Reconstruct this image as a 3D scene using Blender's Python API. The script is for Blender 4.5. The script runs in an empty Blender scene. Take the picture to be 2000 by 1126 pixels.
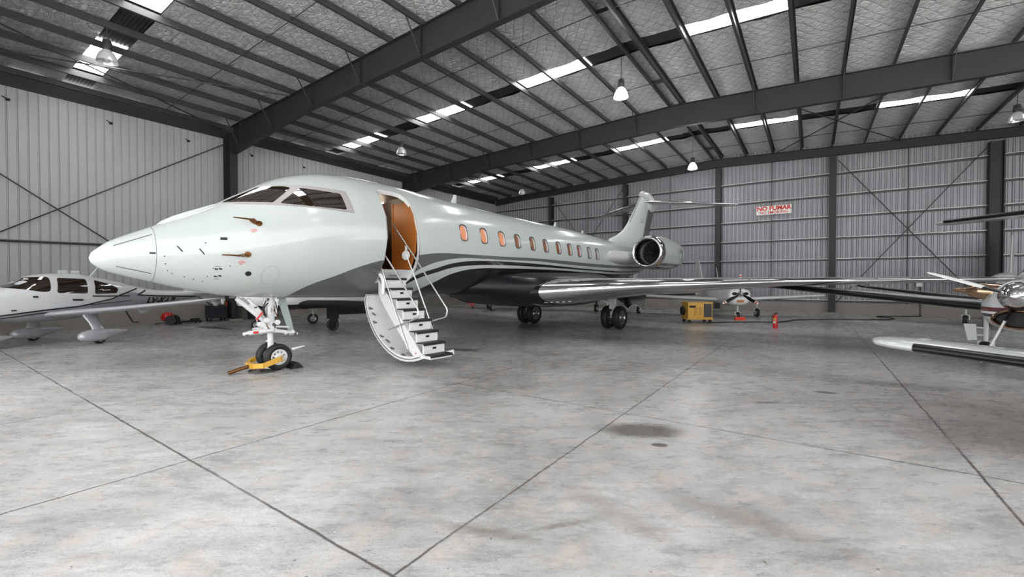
import bpy, math, random
from mathutils import Vector, Matrix, noise
random.seed(7)
S = bpy.context.scene
COL = S.collection
PI = math.pi

# ------------------------------------------------------------------ materials
def lin(c):
    return tuple(((v/255)/12.92 if v/255 <= 0.04045 else ((v/255+0.055)/1.055)**2.4) for v in c)

MATS = {}
def mat(name, rgb, rough=0.5, metal=0.0, coat=0.0, spec=0.5, var=0.0, vscale=6.0, bump=0.0, bscale=40.0, emit=None, estr=0.0):
    """principled material with a little procedural variation in tone, roughness and relief"""
    if name in MATS: return MATS[name]
    m = bpy.data.materials.new(name); m.use_nodes = True
    nt = m.node_tree; b = nt.nodes['Principled BSDF']
    col = lin(rgb)
    b.inputs['Base Color'].default_value = (*col, 1)
    b.inputs['Roughness'].default_value = rough
    b.inputs['Metallic'].default_value = metal
    b.inputs['Specular IOR Level'].default_value = spec
    b.inputs['Coat Weight'].default_value = coat
    b.inputs['Coat Roughness'].default_value = 0.03
    tc = nt.nodes.new('ShaderNodeTexCoord')
    if var > 0:
        n = nt.nodes.new('ShaderNodeTexNoise'); n.inputs['Scale'].default_value = vscale; n.inputs['Detail'].default_value = 4
        nt.links.new(tc.outputs['Object'], n.inputs['Vector'])
        mx = nt.nodes.new('ShaderNodeMix'); mx.data_type = 'RGBA'
        mx.inputs[6].default_value = (*[c*(1-var) for c in col], 1)
        mx.inputs[7].default_value = (*[min(1, c*(1+var)) for c in col], 1)
        nt.links.new(n.outputs['Fac'], mx.inputs[0]); nt.links.new(mx.outputs[2], b.inputs['Base Color'])
    if bump > 0:
        n2 = nt.nodes.new('ShaderNodeTexNoise'); n2.inputs['Scale'].default_value = bscale; n2.inputs['Detail'].default_value = 3
        nt.links.new(tc.outputs['Object'], n2.inputs['Vector'])
        bp = nt.nodes.new('ShaderNodeBump'); bp.inputs['Strength'].default_value = bump; bp.inputs['Distance'].default_value = 0.02
        nt.links.new(n2.outputs['Fac'], bp.inputs['Height']); nt.links.new(bp.outputs['Normal'], b.inputs['Normal'])
    if emit is not None:
        b.inputs['Emission Color'].default_value = (*lin(emit), 1); b.inputs['Emission Strength'].default_value = estr
    MATS[name] = m
    return m

def livery(name, base, bands, rough=0.25, coat=0.6, smax=24.0, zmax=5.0, axis=0, sign=-1.0):
    """gloss paint whose coloured bands follow curves z = f(s) along the body; bands = [(points, rgb)], from the top down"""
    m = bpy.data.materials.new(name); m.use_nodes = True
    nt = m.node_tree; b = nt.nodes['Principled BSDF']
    b.inputs['Roughness'].default_value = rough; b.inputs['Coat Weight'].default_value = coat; b.inputs['Coat Roughness'].default_value = 0.04
    tc = nt.nodes.new('ShaderNodeTexCoord'); sx = nt.nodes.new('ShaderNodeSeparateXYZ')
    nt.links.new(tc.outputs['Object'], sx.inputs[0])
    def M(op, a, bb=None):
        n = nt.nodes.new('ShaderNodeMath'); n.operation = op
        for i, v in enumerate((a, bb)):
            if v is None: continue
            if isinstance(v, (int, float)): n.inputs[i].default_value = v
            else: nt.links.new(v, n.inputs[i])
        return n.outputs[0]
    s0, s1 = smax if isinstance(smax, tuple) else (0.0, smax)
    sv = M('DIVIDE', M('SUBTRACT', M('MULTIPLY', sx.outputs[axis], sign), s0), s1-s0)
    zv = M('DIVIDE', sx.outputs[2], zmax)
    prev = None
    for pts, rgb in bands:
        fc = nt.nodes.new('ShaderNodeFloatCurve'); c = fc.mapping.curves[0]
        P = [((s-s0)/(s1-s0), z/zmax) for s, z in pts]
        if P[0][0] > 0.001: P = [(0, 0), (P[0][0]-0.0008, 0)] + P
        if P[-1][0] < 0.999: P = P + [(1, P[-1][1])]
        while len(c.points) < len(P): c.points.new(0.5, 0.5)
        for q, (px, py) in zip(c.points, P): q.location = (px, py); q.handle_type = 'AUTO' if len(P) > 4 else 'VECTOR'
        for k in range(min(3, len(P))): c.points[k].handle_type = 'VECTOR'
        fc.mapping.update()
        nt.links.new(sv, fc.inputs['Value'])
        mask = M('LESS_THAN', zv, fc.outputs[0])
        mx = nt.nodes.new('ShaderNodeMix'); mx.data_type = 'RGBA'
        if prev is None: mx.inputs[6].default_value = (*lin(base), 1)
        else: nt.links.new(prev, mx.inputs[6])
        mx.inputs[7].default_value = (*lin(rgb), 1)
        nt.links.new(mask, mx.inputs[0]); prev = mx.outputs[2]
    nt.links.new(prev, b.inputs['Base Color'])
    return m

# ------------------------------------------------------------------ geometry
class MB:
    def __init__(s): s.v = []; s.f = []; s.m = []
    def add(s, vs, fs, mi=0):
        o = len(s.v); s.v += [tuple(p) for p in vs]
        for f in fs: s.f.append(tuple(i+o for i in f)); s.m.append(mi)
        return s
    def box(s, c, d, rz=0.0, mi=0, M=None):
        x, y, z = d[0]/2, d[1]/2, d[2]/2
        P = [Vector(p) for p in ((-x,-y,-z),(x,-y,-z),(x,y,-z),(-x,y,-z),(-x,-y,z),(x,-y,z),(x,y,z),(-x,y,z))]
        R = M if M is not None else Matrix.Rotation(rz, 3, 'Z')
        return s.add([R @ p + Vector(c) for p in P], [(3,2,1,0),(4,5,6,7),(0,1,5,4),(1,2,6,5),(2,3,7,6),(3,0,4,7)], mi)
    def bar(s, p0, p1, w, h, mi=0, up=(0,0,1)):
        p0, p1 = Vector(p0), Vector(p1); d = p1-p0; L = d.length; d.normalize()
        u = Vector(up); a = d.cross(u)
        if a.length < 1e-4: a = d.cross(Vector((1,0,0)))
        a.normalize(); b = a.cross(d)
        M = Matrix((d, a, b)).transposed()
        return s.box((p0+p1)/2, (L, w, h), 0, mi, M)
    def tube(s, path, r, n=8, mi=0, caps=True):
        P = [Vector(p) for p in path]; N = len(P)
        rr = r if isinstance(r, (list, tuple)) else [r]*N
        a = None; rings = []
        for i in range(N):
            t = (P[min(i+1, N-1)] - P[max(i-1, 0)]).normalized()
            if a is None:
                a = t.cross(Vector((0,0,1)))
                if a.length < 1e-3: a = t.cross(Vector((1,0,0)))
            else: a = a - t*a.dot(t)
            a.normalize(); b = t.cross(a)
            rings.append([P[i] + (a*math.cos(2*PI*k/n) + b*math.sin(2*PI*k/n))*rr[i] for k in range(n)])
        return s.loft(rings, caps, mi)
    def loft(s, rings, caps=True, mi=0, closed=True):
        n = len(rings[0]); vs = [p for r in rings for p in r]; fs = []
        for i in range(len(rings)-1):
            for k in range(n if closed else n-1):
                k2 = (k+1) % n
                fs.append((i*n+k, i*n+k2, (i+1)*n+k2, (i+1)*n+k))
        if caps:
            fs.append(tuple(range(n-1, -1, -1))); fs.append(tuple((len(rings)-1)*n + k for k in range(n)))
        return s.add(vs, fs, mi)
    def lathe(s, prof, o=(0,0,0), ax=(0,0,1), n=32, mi=0, caps=False):
        ax = Vector(ax).normalized(); o = Vector(o)
        a = ax.cross(Vector((0,0,1)))
        if a.length < 1e-3: a = Vector((1,0,0))
        a.normalize(); b = ax.cross(a)
        rings = [[o + ax*h + (a*math.cos(2*PI*k/n) + b*math.sin(2*PI*k/n))*max(r, 1e-4) for k in range(n)] for r, h in prof]
        return s.loft(rings, caps, mi)
    def prism(s, poly, axis, lo, hi, mi=0):
        """poly in the two other axes, extruded along axis"""
        def P(u, v, w):
            return {0: (w,u,v), 1: (u,w,v), 2: (u,v,w)}[axis]
        n = len(poly)
        vs = [P(u, v, lo) for u, v in poly] + [P(u, v, hi) for u, v in poly]
        fs = [tuple(range(n-1,-1,-1)), tuple(range(n, 2*n))] + [(i, (i+1) % n, n+(i+1) % n, n+i) for i in range(n)]
        return s.add(vs, fs, mi)
    def build(s, name, mats, parent=None, smooth=None):
        me = bpy.data.meshes.new(name); me.from_pydata(s.v, [], s.f)
        if not isinstance(mats, (list, tuple)): mats = [mats]
        for m in mats: me.materials.append(m)
        if len(mats) > 1: me.polygons.foreach_set('material_index', s.m)
        import bmesh
        bm = bmesh.new(); bm.from_mesh(me); bmesh.ops.recalc_face_normals(bm, faces=bm.faces); bm.to_mesh(me); bm.free()
        if smooth is not None:
            me.polygons.foreach_set('use_smooth', [True]*len(me.polygons))
            me.set_sharp_from_angle(angle=math.radians(smooth))
        o = bpy.data.objects.new(name, me); COL.objects.link(o)
        if parent is not None: o.parent = parent
        return o

def tag(o, label=None, cat=None, group=None, kind=None):
    if label: o['label'] = label
    if cat: o['category'] = cat
    if group: o['group'] = group
    if kind: o['kind'] = kind
    return o
def struct(o): o['kind'] = 'structure'; return o
def thing(name, label, cat, loc=(0,0,0), rz=0.0, group=None):
    o = bpy.data.objects.new(name, None); COL.objects.link(o)
    o.location = loc; o.rotation_euler = (0,0,rz); o.empty_display_size = 0.3
    return tag(o, label, cat, group)

def hermite(xs, ys, x):
    n = len(xs)
    if x <= xs[0]: return ys[0]
    if x >= xs[-1]: return ys[-1]
    i = 0
    while xs[i+1] < x: i += 1
    h = xs[i+1]-xs[i]; d = (ys[i+1]-ys[i])/h
    def tang(k):
        if k == 0: return (ys[1]-ys[0])/(xs[1]-xs[0])
        if k == n-1: return (ys[-1]-ys[-2])/(xs[-1]-xs[-2])
        a = (ys[k]-ys[k-1])/(xs[k]-xs[k-1]); b = (ys[k+1]-ys[k])/(xs[k+1]-xs[k])
        h0 = xs[k]-xs[k-1]; h1 = xs[k+1]-xs[k]
        if a*b <= 0: return 0.0
        w1, w2 = 2*h1+h0, h1+2*h0
        return (w1+w2)/(w1/a + w2/b)
    m0, m1 = tang(i), tang(i+1); t = (x-xs[i])/h
    return ((2*t**3-3*t**2+1)*ys[i] + (t**3-2*t**2+t)*h*m0 + (-2*t**3+3*t**2)*ys[i+1] + (t**3-t**2)*h*m1)

class Fus:
    """body of revolution-like hull; stations (x, zc, half_width, half_up, half_down, exponent); x forward"""
    def __init__(s, st):
        s.st = sorted(st); s.xs = [a[0] for a in s.st]
        s.cols = list(zip(*s.st)); s.cache = {}
    def at(s, x):
        k = round(x, 4)
        if k not in s.cache: s.cache[k] = [hermite(s.xs, s.cols[j], x) for j in range(1, 6)]
        return s.cache[k]
    def pt(s, x, th):
        zc, hw, hu, hd, e = s.at(x)
        c, sn = math.cos(th), math.sin(th)
        y = hw*math.copysign(abs(sn)**(2/e), sn); z = zc + (hu if c > 0 else hd)*math.copysign(abs(c)**(2/e), c)
        return Vector((x, y, z))
    def nrm(s, x, th):
        a = s.pt(x+0.01, th)-s.pt(x-0.01, th); b = s.pt(x, th+0.01)-s.pt(x, th-0.01)
        n = a.cross(b)
        if n.length < 1e-9: return Vector((0,0,1))
        n.normalize(); zc = s.at(x)[0]
        if n.dot(s.pt(x, th)-Vector((x, 0, zc))) < 0: n = -n
        return n
    def th(s, x, z):
        zc, hw, hu, hd, e = s.at(x)
        c = (z-zc)/(hu if z > zc else hd); c = max(-0.9995, min(0.9995, c))
        return math.acos(math.copysign(abs(c)**(e/2), c))
    def on(s, x, z, side=1, off=0.0):
        t = s.th(x, z)*side
        return s.pt(x, t) + s.nrm(x, t)*off
    def mesh(s, xs, nth=48, mb=None, mi=0):
        mb = mb or MB()
        rings = [[s.pt(x, 2*PI*k/nth) for k in range(nth)] for x in xs]
        return mb.loft(rings, True, mi)
    def patch(s, poly, side=1, off=0.006, r=0.05, sub=5, rings=(1,.66,.33), mb=None, mi=0):
        mb = mb or MB(); P = round_poly(poly, r, 4) if r > 0 else list(poly)
        Q = []
        for i in range(len(P)):
            a, b = P[i], P[(i+1) % len(P)]
            L = math.hypot(b[0]-a[0], b[1]-a[1]); k = max(1, min(sub, int(L/0.06)+1))
            for j in range(k): Q.append((a[0]+(b[0]-a[0])*j/k, a[1]+(b[1]-a[1])*j/k))
        cx = sum(p[0] for p in Q)/len(Q); cz = sum(p[1] for p in Q)/len(Q); n = len(Q)
        vs = []; fs = []
        # skirt ring sunk in the hull gives the pane its thickness
        vs += [s.on(x, z, side, -0.01) for x, z in Q]
        for t in rings: vs += [s.on(cx+(x-cx)*t, cz+(z-cz)*t, side, off) for x, z in Q]
        vs.append(s.on(cx, cz, side, off))
        for i in range(len(rings)):
            for k in range(n): fs.append((i*n+k, i*n+(k+1) % n, (i+1)*n+(k+1) % n, (i+1)*n+k))
        o = len(rings)*n
        for k in range(n): fs.append((o+k, o+(k+1) % n, len(vs)-1))
        return mb.add(vs, fs, mi)
    def line(s, pts, w, side=1, off=0.004, mb=None, mi=0, step=0.1):
        """painted/sealed line: a thin strip lying on the hull"""
        mb = mb or MB(); D = []
        for a, b in zip(pts, pts[1:]):
            L = math.hypot(b[0]-a[0], b[1]-a[1]); k = max(1, int(L/step))
            D += [(a[0]+(b[0]-a[0])*j/k, a[1]+(b[1]-a[1])*j/k) for j in range(k)]
        D.append(pts[-1]); P = [s.on(x, z, side, off) for x, z in D]; vs = []
        for i, p in enumerate(P):
            t = (P[min(i+1, len(P)-1)]-P[max(i-1, 0)]).normalized()
            n = s.nrm(D[i][0], s.th(*D[i])*side); a = t.cross(n).normalized()*(w/2)
            vs += [p-a, p+a]
        return mb.add(vs, [(2*i, 2*i+1, 2*i+3, 2*i+2) for i in range(len(P)-1)], mi)
    def dots(s, pts, r, step, side=1, mb=None, off=0.004):
        mb = mb or MB()
        for a, b in zip(pts, pts[1:]):
            L = math.hypot(b[0]-a[0], b[1]-a[1]); k = max(1, round(L/step))
            for j in range(k):
                x, z = a[0]+(b[0]-a[0])*j/k, a[1]+(b[1]-a[1])*j/k
                c = s.on(x, z, side, off); n = s.nrm(x, s.th(x, z)*side)
                mb.lathe([(r, -0.004), (r, 0), (0, 0.001)], c, n, 8)
        return mb

def round_poly(P, r, k=4):
    out = []
    for i, p in enumerate(P):
        a = Vector(P[i-1]) - Vector(p); b = Vector(P[(i+1) % len(P)]) - Vector(p); p = Vector(p)
        d = min(r, a.length*.45, b.length*.45); p0 = p + a.normalized()*d; p1 = p + b.normalized()*d
        for j in range(k+1):
            t = j/k; q = p0*(1-t)**2 + p*2*t*(1-t) + p1*t**2; out.append((q.x, q.y))
    return out

def foil(n=14, t=0.12, x0=0.0, x1=1.0):
    """closed section: upper from x1 to x0 then lower; (x, z) chord 1, leading edge at 0"""
    def y(x): return 5*t*(.2969*math.sqrt(x) - .126*x - .3516*x*x + .2843*x**3 - .1036*x**4)
    xs = [x0 + (x1-x0)*(1-math.cos(PI/2*i/n)) for i in range(n+1)]
    return [(x, y(x)) for x in reversed(xs)] + [(x, -y(x)*0.95) for x in xs[1:]]

def wing(mb, secs, t=0.12, mi=0, n=14, vertical=False, grow=0.0, x1=1.0, closed=True):
    """secs: (leading edge point, chord[, thickness]); chord runs to -x"""
    rings = []
    for q in secs:
        le, ch = Vector(q[0]), q[1]; tt = q[2] if len(q) > 2 else t
        ring = []
        for x, z in foil(n, tt, 0, x1):
            g = (Vector((-(x-0.02), 0, z)).normalized()*grow) if grow else Vector()
            if vertical: ring.append(le + Vector((-x*ch, z*ch, 0)) + Vector((g.x, g.z, 0)))
            else: ring.append(le + Vector((-x*ch, 0, z*ch)) + g)
        rings.append(ring)
    return mb.loft(rings, closed, mi, closed)

def wheel(parent, c, r, w, ax, tire, rim, names=('tire', 'wheel_rim'), face=1):
    ax = Vector(ax)
    a = MB(); h = w/2; ri = r*0.60
    a.lathe([(ri, -h*.75), (r*.80, -h), (r*.93, -h*.86), (r*.985, -h*.55), (r, -h*.2), (r, h*.2), (r*.985, h*.55), (r*.93, h*.86), (r*.80, h), (ri, h*.75), (ri*.97, 0), (ri, -h*.75)], c, ax, 40)
    for g in (-.32, 0, .32): a.lathe([(r*1.0, h*(g-.05)), (r*1.004, h*g), (r*1.0, h*(g+.05))], c, ax, 40)
    t = a.build(names[0], tire, parent, 40)
    b = MB()
    for sg in (-1, 1):
        b.lathe([(ri*1.0, sg*h*.55), (ri*1.0, sg*h*.80), (ri*.9, sg*h*.82), (ri*.84, sg*h*.55), (ri*.5, sg*h*.45), (ri*.42, sg*h*.62), (ri*.3, sg*h*.75), (ri*.12, sg*h*.85), (0, sg*h*.86)], c, ax, 32)
        u = ax.cross(Vector((0,0,1))); u = u.normalized() if u.length > .1 else Vector((1,0,0)); v = ax.cross(u)
        for k in range(9):
            an = 2*PI*k/9
            p = Vector(c) + ax*(sg*h*.53) + (u*math.cos(an)+v*math.sin(an))*ri*.66
            b.lathe([(ri*.09, 0), (ri*.09, sg*h*.12), (0, sg*h*.13)], p, ax, 8, 1)
    w_ = b.build(names[1], [rim, M_black], parent, 40)
    return t, w_

def text_mesh(name, body, size, m, parent, loc, rot, bold=0.0, depth=0.003, align='CENTER', shear=0.0):
    cu = bpy.data.curves.new(name, 'FONT'); cu.body = body; cu.size = size; cu.align_x = align; cu.align_y = 'CENTER'
    cu.extrude = depth; cu.offset = bold; cu.shear = shear; cu.resolution_u = 3
    o = bpy.data.objects.new(name+'_src', cu); COL.objects.link(o)
    bpy.context.view_layer.update()
    me = bpy.data.meshes.new_from_object(o.evaluated_get(bpy.context.evaluated_depsgraph_get()))
    bpy.data.objects.remove(o); bpy.data.curves.remove(cu)
    me.name = name; me.materials.clear(); me.materials.append(m)
    t = bpy.data.objects.new(name, me); COL.objects.link(t); t.parent = parent
    t.location = loc; t.rotation_euler = rot
    return t

def boolean(o, cut):
    md = o.modifiers.new('cut', 'BOOLEAN'); md.operation = 'DIFFERENCE'; md.object = cut; md.solver = 'EXACT'
    try: md.material_mode = 'INDEX'
    except Exception: pass
    bpy.context.view_layer.update()
    me = bpy.data.meshes.new_from_object(o.evaluated_get(bpy.context.evaluated_depsgraph_get()))
    o.modifiers.clear(); old = o.data; o.data = me; bpy.data.meshes.remove(old)
    cm = cut.data; bpy.data.objects.remove(cut); bpy.data.meshes.remove(cm)

M_white = mat('gloss_white_paint', (200,204,203), .22, coat=.6, var=.02, vscale=2)
M_white2 = mat('satin_white_paint', (205,206,205), .38, coat=.2, var=.03)
M_gear = mat('white_enamel', (216,216,216), .35, coat=.3, var=.04, vscale=12)
M_silver = mat('silver_grey_paint', (178,179,183), .25, metal=.15, coat=.5, var=.03)
M_black = mat('black_rubber', (22,22,23), .55, var=.25, vscale=20)
M_tire = mat('tyre_rubber', (27,27,28), .62, var=.2, vscale=25, bump=.05)
M_boot = mat('black_deicing_rubber', (15,14,17), .3, spec=.3, coat=.1, var=.2, vscale=6)
M_chrome = mat('polished_aluminium', (216,214,216), .09, metal=1.0, var=.03, vscale=4)
M_alu = mat('brushed_aluminium', (172,172,172), .32, metal=1.0, var=.06, vscale=10)
M_char = mat('charcoal_gloss_paint', (30,28,31), .2, coat=.2, var=.05, vscale=3)
M_grey = mat('mid_grey_gloss_paint', (98,99,102), .22, coat=.5, var=.04)
M_glass = mat('dark_tinted_glass', (34,25,17), .04, spec=.9, coat=1.0, var=.3, vscale=3)
M_dark = mat('dark_void_lining', (12,12,13), .7, var=.2)
M_red = mat('red_enamel', (200,24,22), .3, coat=.5, var=.06)
M_yel = mat('yellow_enamel', (206,158,56), .4, coat=.25, var=.08, vscale=5)
M_steel = mat('dark_structural_steel', (38,40,41), .55, var=.18, vscale=1.5, bump=.03)
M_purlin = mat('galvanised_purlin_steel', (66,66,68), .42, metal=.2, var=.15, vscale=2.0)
M_girt = mat('pale_highlight_steel', (205,205,208), .4, metal=.2, var=.12, vscale=2.0)
M_rod = mat('grey_rod_steel', (70,70,72), .45, metal=.4, var=.1)
M_brown = mat('brown_bronze', (120,82,48), .25, metal=.9, var=.12)
M_bronze = mat('polished_exhaust_steel', (176,146,120), .14, metal=1.0, var=.12, vscale=7)
M_wood = mat('varnished_cherry_wood', (150,84,22), .5, var=.12, vscale=3)
M_wood_d = mat('dark_walnut_lining', (40,22,13), .45, var=.2, vscale=3)
M_lamp = mat('lit_lamp_bulb', (255,255,255), .4, emit=(255,252,246), estr=30)

# ------------------------------------------------------------------ the hangar
XL, XR, YB, YF = -24.5, 14.2, 33.0, -1.6
RIDGE = -5.45
def rz_(x): return 10.30 - 0.040*abs(x-RIDGE)        # top of the rafters = bottom of the purlins
PUR_H = 0.24
def foil_z(x): return rz_(x) + PUR_H + 0.03

def floor_material():
    m = bpy.data.materials.new('stained_polished_concrete'); m.use_nodes = True
    nt = m.node_tree; b = nt.nodes['Principled BSDF']; L = nt.links.new
    tc = nt.nodes.new('ShaderNodeTexCoord'); sx = nt.nodes.new('ShaderNodeSeparateXYZ'); L(tc.outputs['Object'], sx.inputs[0])
    def Mt(op, *a):
        n = nt.nodes.new('ShaderNodeMath'); n.operation = op
        for i, v in enumerate(a):
            if isinstance(v, (int, float)): n.inputs[i].default_value = v
            else: L(v, n.inputs[i])
        return n.outputs[0]
    def N(scale, detail=6, rough=.6, dist=0.0, sc=None):
        n = nt.nodes.new('ShaderNodeTexNoise'); n.inputs['Scale'].default_value = scale; n.inputs['Detail'].default_value = detail
        n.inputs['Roughness'].default_value = rough; n.inputs['Distortion'].default_value = dist
        if sc:
            mp = nt.nodes.new('ShaderNodeMapping'); mp.vector_type = 'TEXTURE'; mp.inputs['Scale'].default_value = sc[0]; mp.inputs['Rotation'].default_value = (0,0,sc[1]); L(tc.outputs['Object'], mp.inputs[0]); L(mp.outputs[0], n.inputs['Vector'])
        else: L(tc.outputs['Object'], n.inputs['Vector'])
        return n.outputs['Fac']
    def ramp(v, *st):
        r = nt.nodes.new('ShaderNodeValToRGB'); e = r.color_ramp.elements
        while len(e) < len(st): e.new(.5)
        for q, (p, c) in zip(e, st): q.position = p; q.color = (*((c,)*3 if isinstance(c, float) else c), 1)
        L(v, r.inputs[0]); return r.outputs[0]
    def mixc(f, a, bb, mode='MIX'):
        x = nt.nodes.new('ShaderNodeMix'); x.data_type = 'RGBA'; x.blend_type = mode
        if isinstance(f, (int, float)): x.inputs[0].default_value = f
        else: L(f, x.inputs[0])
        for i, v in ((6, a), (7, bb)):
            if isinstance(v, tuple): x.inputs[i].default_value = (*v, 1)
            else: L(v, x.inputs[i])
        return x.outputs[2]
    big = N(.22, 5, .6, .6); mid = N(6.5, 10, .78, .2, ((2.4,1,1), .6)); fine = N(26, 7, .8, 0, ((2.2,1,1), .6)); grit = N(55, 3, .6)
    streak = N(2.2, 9, .78, .2, ((3.0, 1, 1), .7))
    base = ramp(big, (.32, lin((164,161,158))), (.5, lin((199,198,197))), (.66, lin((222,222,221))))
    base = mixc(.6, base, ramp(mid, (.30, .38), (.50, .82), (.68, 1.0)), 'MULTIPLY')
    base = mixc(.6, base, ramp(streak, (.32, .38), (.50, .82), (.64, 1.0)), 'MULTIPLY')
    base = mixc(.5, base, ramp(fine, (.28, .42), (.62, 1.0)), 'MULTIPLY')
    base = mixc(.3, base, ramp(grit, (.36, .4), (.52, 1.0)), 'MULTIPLY')
    base = mixc(ramp(N(3.1, 5, .6), (.52, 0.0), (.72, .45)), base, lin((196,176,160)))          # warm dusty patches
    base = mixc(ramp(N(9, 4, .6, .3), (.69, 0.0), (.75, .8)), base, lin((84,74,66)))
    base = mixc(ramp(N(23, 3, .5), (.70, 0.0), (.75, .85)), base, lin((66,56,50)))         # small dark spills
    base = mixc(ramp(N(17.7, 3, .5), (.735, 0.0), (.76, .8)), base, lin((232,232,232)))           # paint flecks
    def ell(cx, cy, rx, ry, rot=0.0, soft=.5, wob=.5):
        dx = Mt('SUBTRACT', sx.outputs[0], cx); dy = Mt('SUBTRACT', sx.outputs[1], cy); c, s_ = math.cos(rot), math.sin(rot)
        u = Mt('DIVIDE', Mt('ADD', Mt('MULTIPLY', dx, c), Mt('MULTIPLY', dy, s_)), rx)
        v = Mt('DIVIDE', Mt('SUBTRACT', Mt('MULTIPLY', dy, c), Mt('MULTIPLY', dx, s_)), ry)
        d = Mt('ADD', Mt('SQRT', Mt('ADD', Mt('MULTIPLY', u, u), Mt('MULTIPLY', v, v))), Mt('MULTIPLY', Mt('SUBTRACT', mid, .5), wob*2))
        n = nt.nodes.new('ShaderNodeMapRange'); n.inputs['From Min'].default_value = 1.0; n.inputs['From Max'].default_value = 1.0-soft
        L(d, n.inputs['Value']); return n.outputs[0]
    st = [(-1.78, 5.5, .66, .36, .55, .5, .30, .95, (82,76,66)), (-1.45, 5.13, .11, .07, .5, .25, .1, .95, (78,66,64)),
          (1.75, 7.6, 1.5, .9, .3, .9, .5, .6, (100,86,82)), (-20.3, 7.8, 1.5, .32, .1, .4, .5, .9, (44,43,43)),
          (-8.1, 9.2, .9, .3, .3, .5, .5, .7, (62,58,56)), (-.4, 3.9, .9, .25, -.1, .8, .5, .45, (112,102,94)),
          (-1.3, 3.4, .8, .22, -.35, .8, .6, .5, (120,110,102)), (1.3, 10.6, 1.6, .35, .2, .7, .5, .5, (80,74,70)),
          (-5.6, 6.6, .3, .12, .5, .6, .4, .5, (104,98,92)), (-3.0, 4.1, .16, .08, .4, .6, .3, .5, (120,112,102)),
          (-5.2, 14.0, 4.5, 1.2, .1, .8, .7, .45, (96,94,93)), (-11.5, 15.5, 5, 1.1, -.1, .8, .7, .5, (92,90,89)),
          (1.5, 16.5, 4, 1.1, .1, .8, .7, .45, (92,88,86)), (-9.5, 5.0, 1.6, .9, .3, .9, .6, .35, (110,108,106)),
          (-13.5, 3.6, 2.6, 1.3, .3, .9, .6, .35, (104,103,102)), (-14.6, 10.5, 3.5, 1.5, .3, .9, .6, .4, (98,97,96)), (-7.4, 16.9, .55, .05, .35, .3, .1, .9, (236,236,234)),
          (2.6, 9.0, 2.6, 2.2, .5, .95, .5, .35, (120,98,88)), (-2.0, 2.6, .5, .1, .3, .7, .5, .6, (104,96,88)), (-1.6, 3.0, .35, .05, .9, .6, .4, .6, (104,96,88)), (.2, 9.2, .22, .09, .2, .4, .3, .8, (70,56,50)), (-.6, 7.9, .25, .06, .5, .5, .4, .7, (74,60,54))]
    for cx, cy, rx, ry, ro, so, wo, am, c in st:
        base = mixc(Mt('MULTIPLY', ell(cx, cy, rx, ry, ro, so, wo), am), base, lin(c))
    wobb = Mt('MULTIPLY', Mt('SUBTRACT', N(3.0, 3), .5), .03)
    jm = None
    for ax, c, w in ((1, 1.85, .017), (1, 6.1, .016), (1, 10.05, .018), (1, 14.2, .016), (1, 18.3, .016), (1, 22.4, .016), (1, 26.5, .016), (0, -5.45, .015), (0, -2.22, .015), (0, 1.38, .02),
                     (0, -8.9, .014), (0, -12.3, .014), (0, -15.7, .014), (0, -19.1, .014), (0, 5.0, .016), (0, 8.6, .016)):
        d = Mt('ABSOLUTE', Mt('ADD', Mt('SUBTRACT', sx.outputs[ax], c), wobb))
        n = nt.nodes.new('ShaderNodeMapRange'); n.inputs['From Min'].default_value = w; n.inputs['From Max'].default_value = w*.35
        L(d, n.inputs['Value'])
        jm = n.outputs[0] if jm is None else Mt('MAXIMUM', jm, n.outputs[0])
    jv = Mt('MULTIPLY', jm, ramp(N(.9, 4), (.32, .5), (.5, 1.0)))
    base = mixc(Mt('MULTIPLY', jv, .85), base, lin((58,50,46)))
    L(base, b.inputs['Base Color'])
    wet = ramp(N(.5, 6, .65, .3), (.38, .16), (.62, .34))
    L(mixc(.5, wet, ramp(mid, (.3, .12), (.7, .55))), b.inputs['Roughness'])
    b.inputs['Specular IOR Level'].default_value = .55
    bp = nt.nodes.new('ShaderNodeBump'); bp.inputs['Strength'].default_value = .12; bp.inputs['Distance'].default_value = .01
    L(Mt('SUBTRACT', mid, Mt('MULTIPLY', jm, 1.5)), bp.inputs['Height']); L(bp.outputs['Normal'], b.inputs['Normal'])
    return m

fl = MB(); fl.add([(XL-.3, YF, 0), (XR+.3, YF, 0), (XR+.3, YB+.3, 0), (XL-.3, YB+.3, 0)], [(0,1,2,3)])
struct(fl.build('floor', floor_material()))
ap = MB(); ap.add([(-70, -70, -.02), (90, -70, -.02), (90, YF, -.02), (-70, YF, -.02), (XR+.3, YF, -.02), (90, 60, -.02), (XR+.3, 60, -.02)], [(0,1,2,4,3), (4,2,5,6)])
struct(ap.build('bounce_apron', mat('pale_bounce_concrete', (206,204,200), .8, var=.12, vscale=.4)))  # pale ground out of view, added to bounce light onto the ceiling

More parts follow.
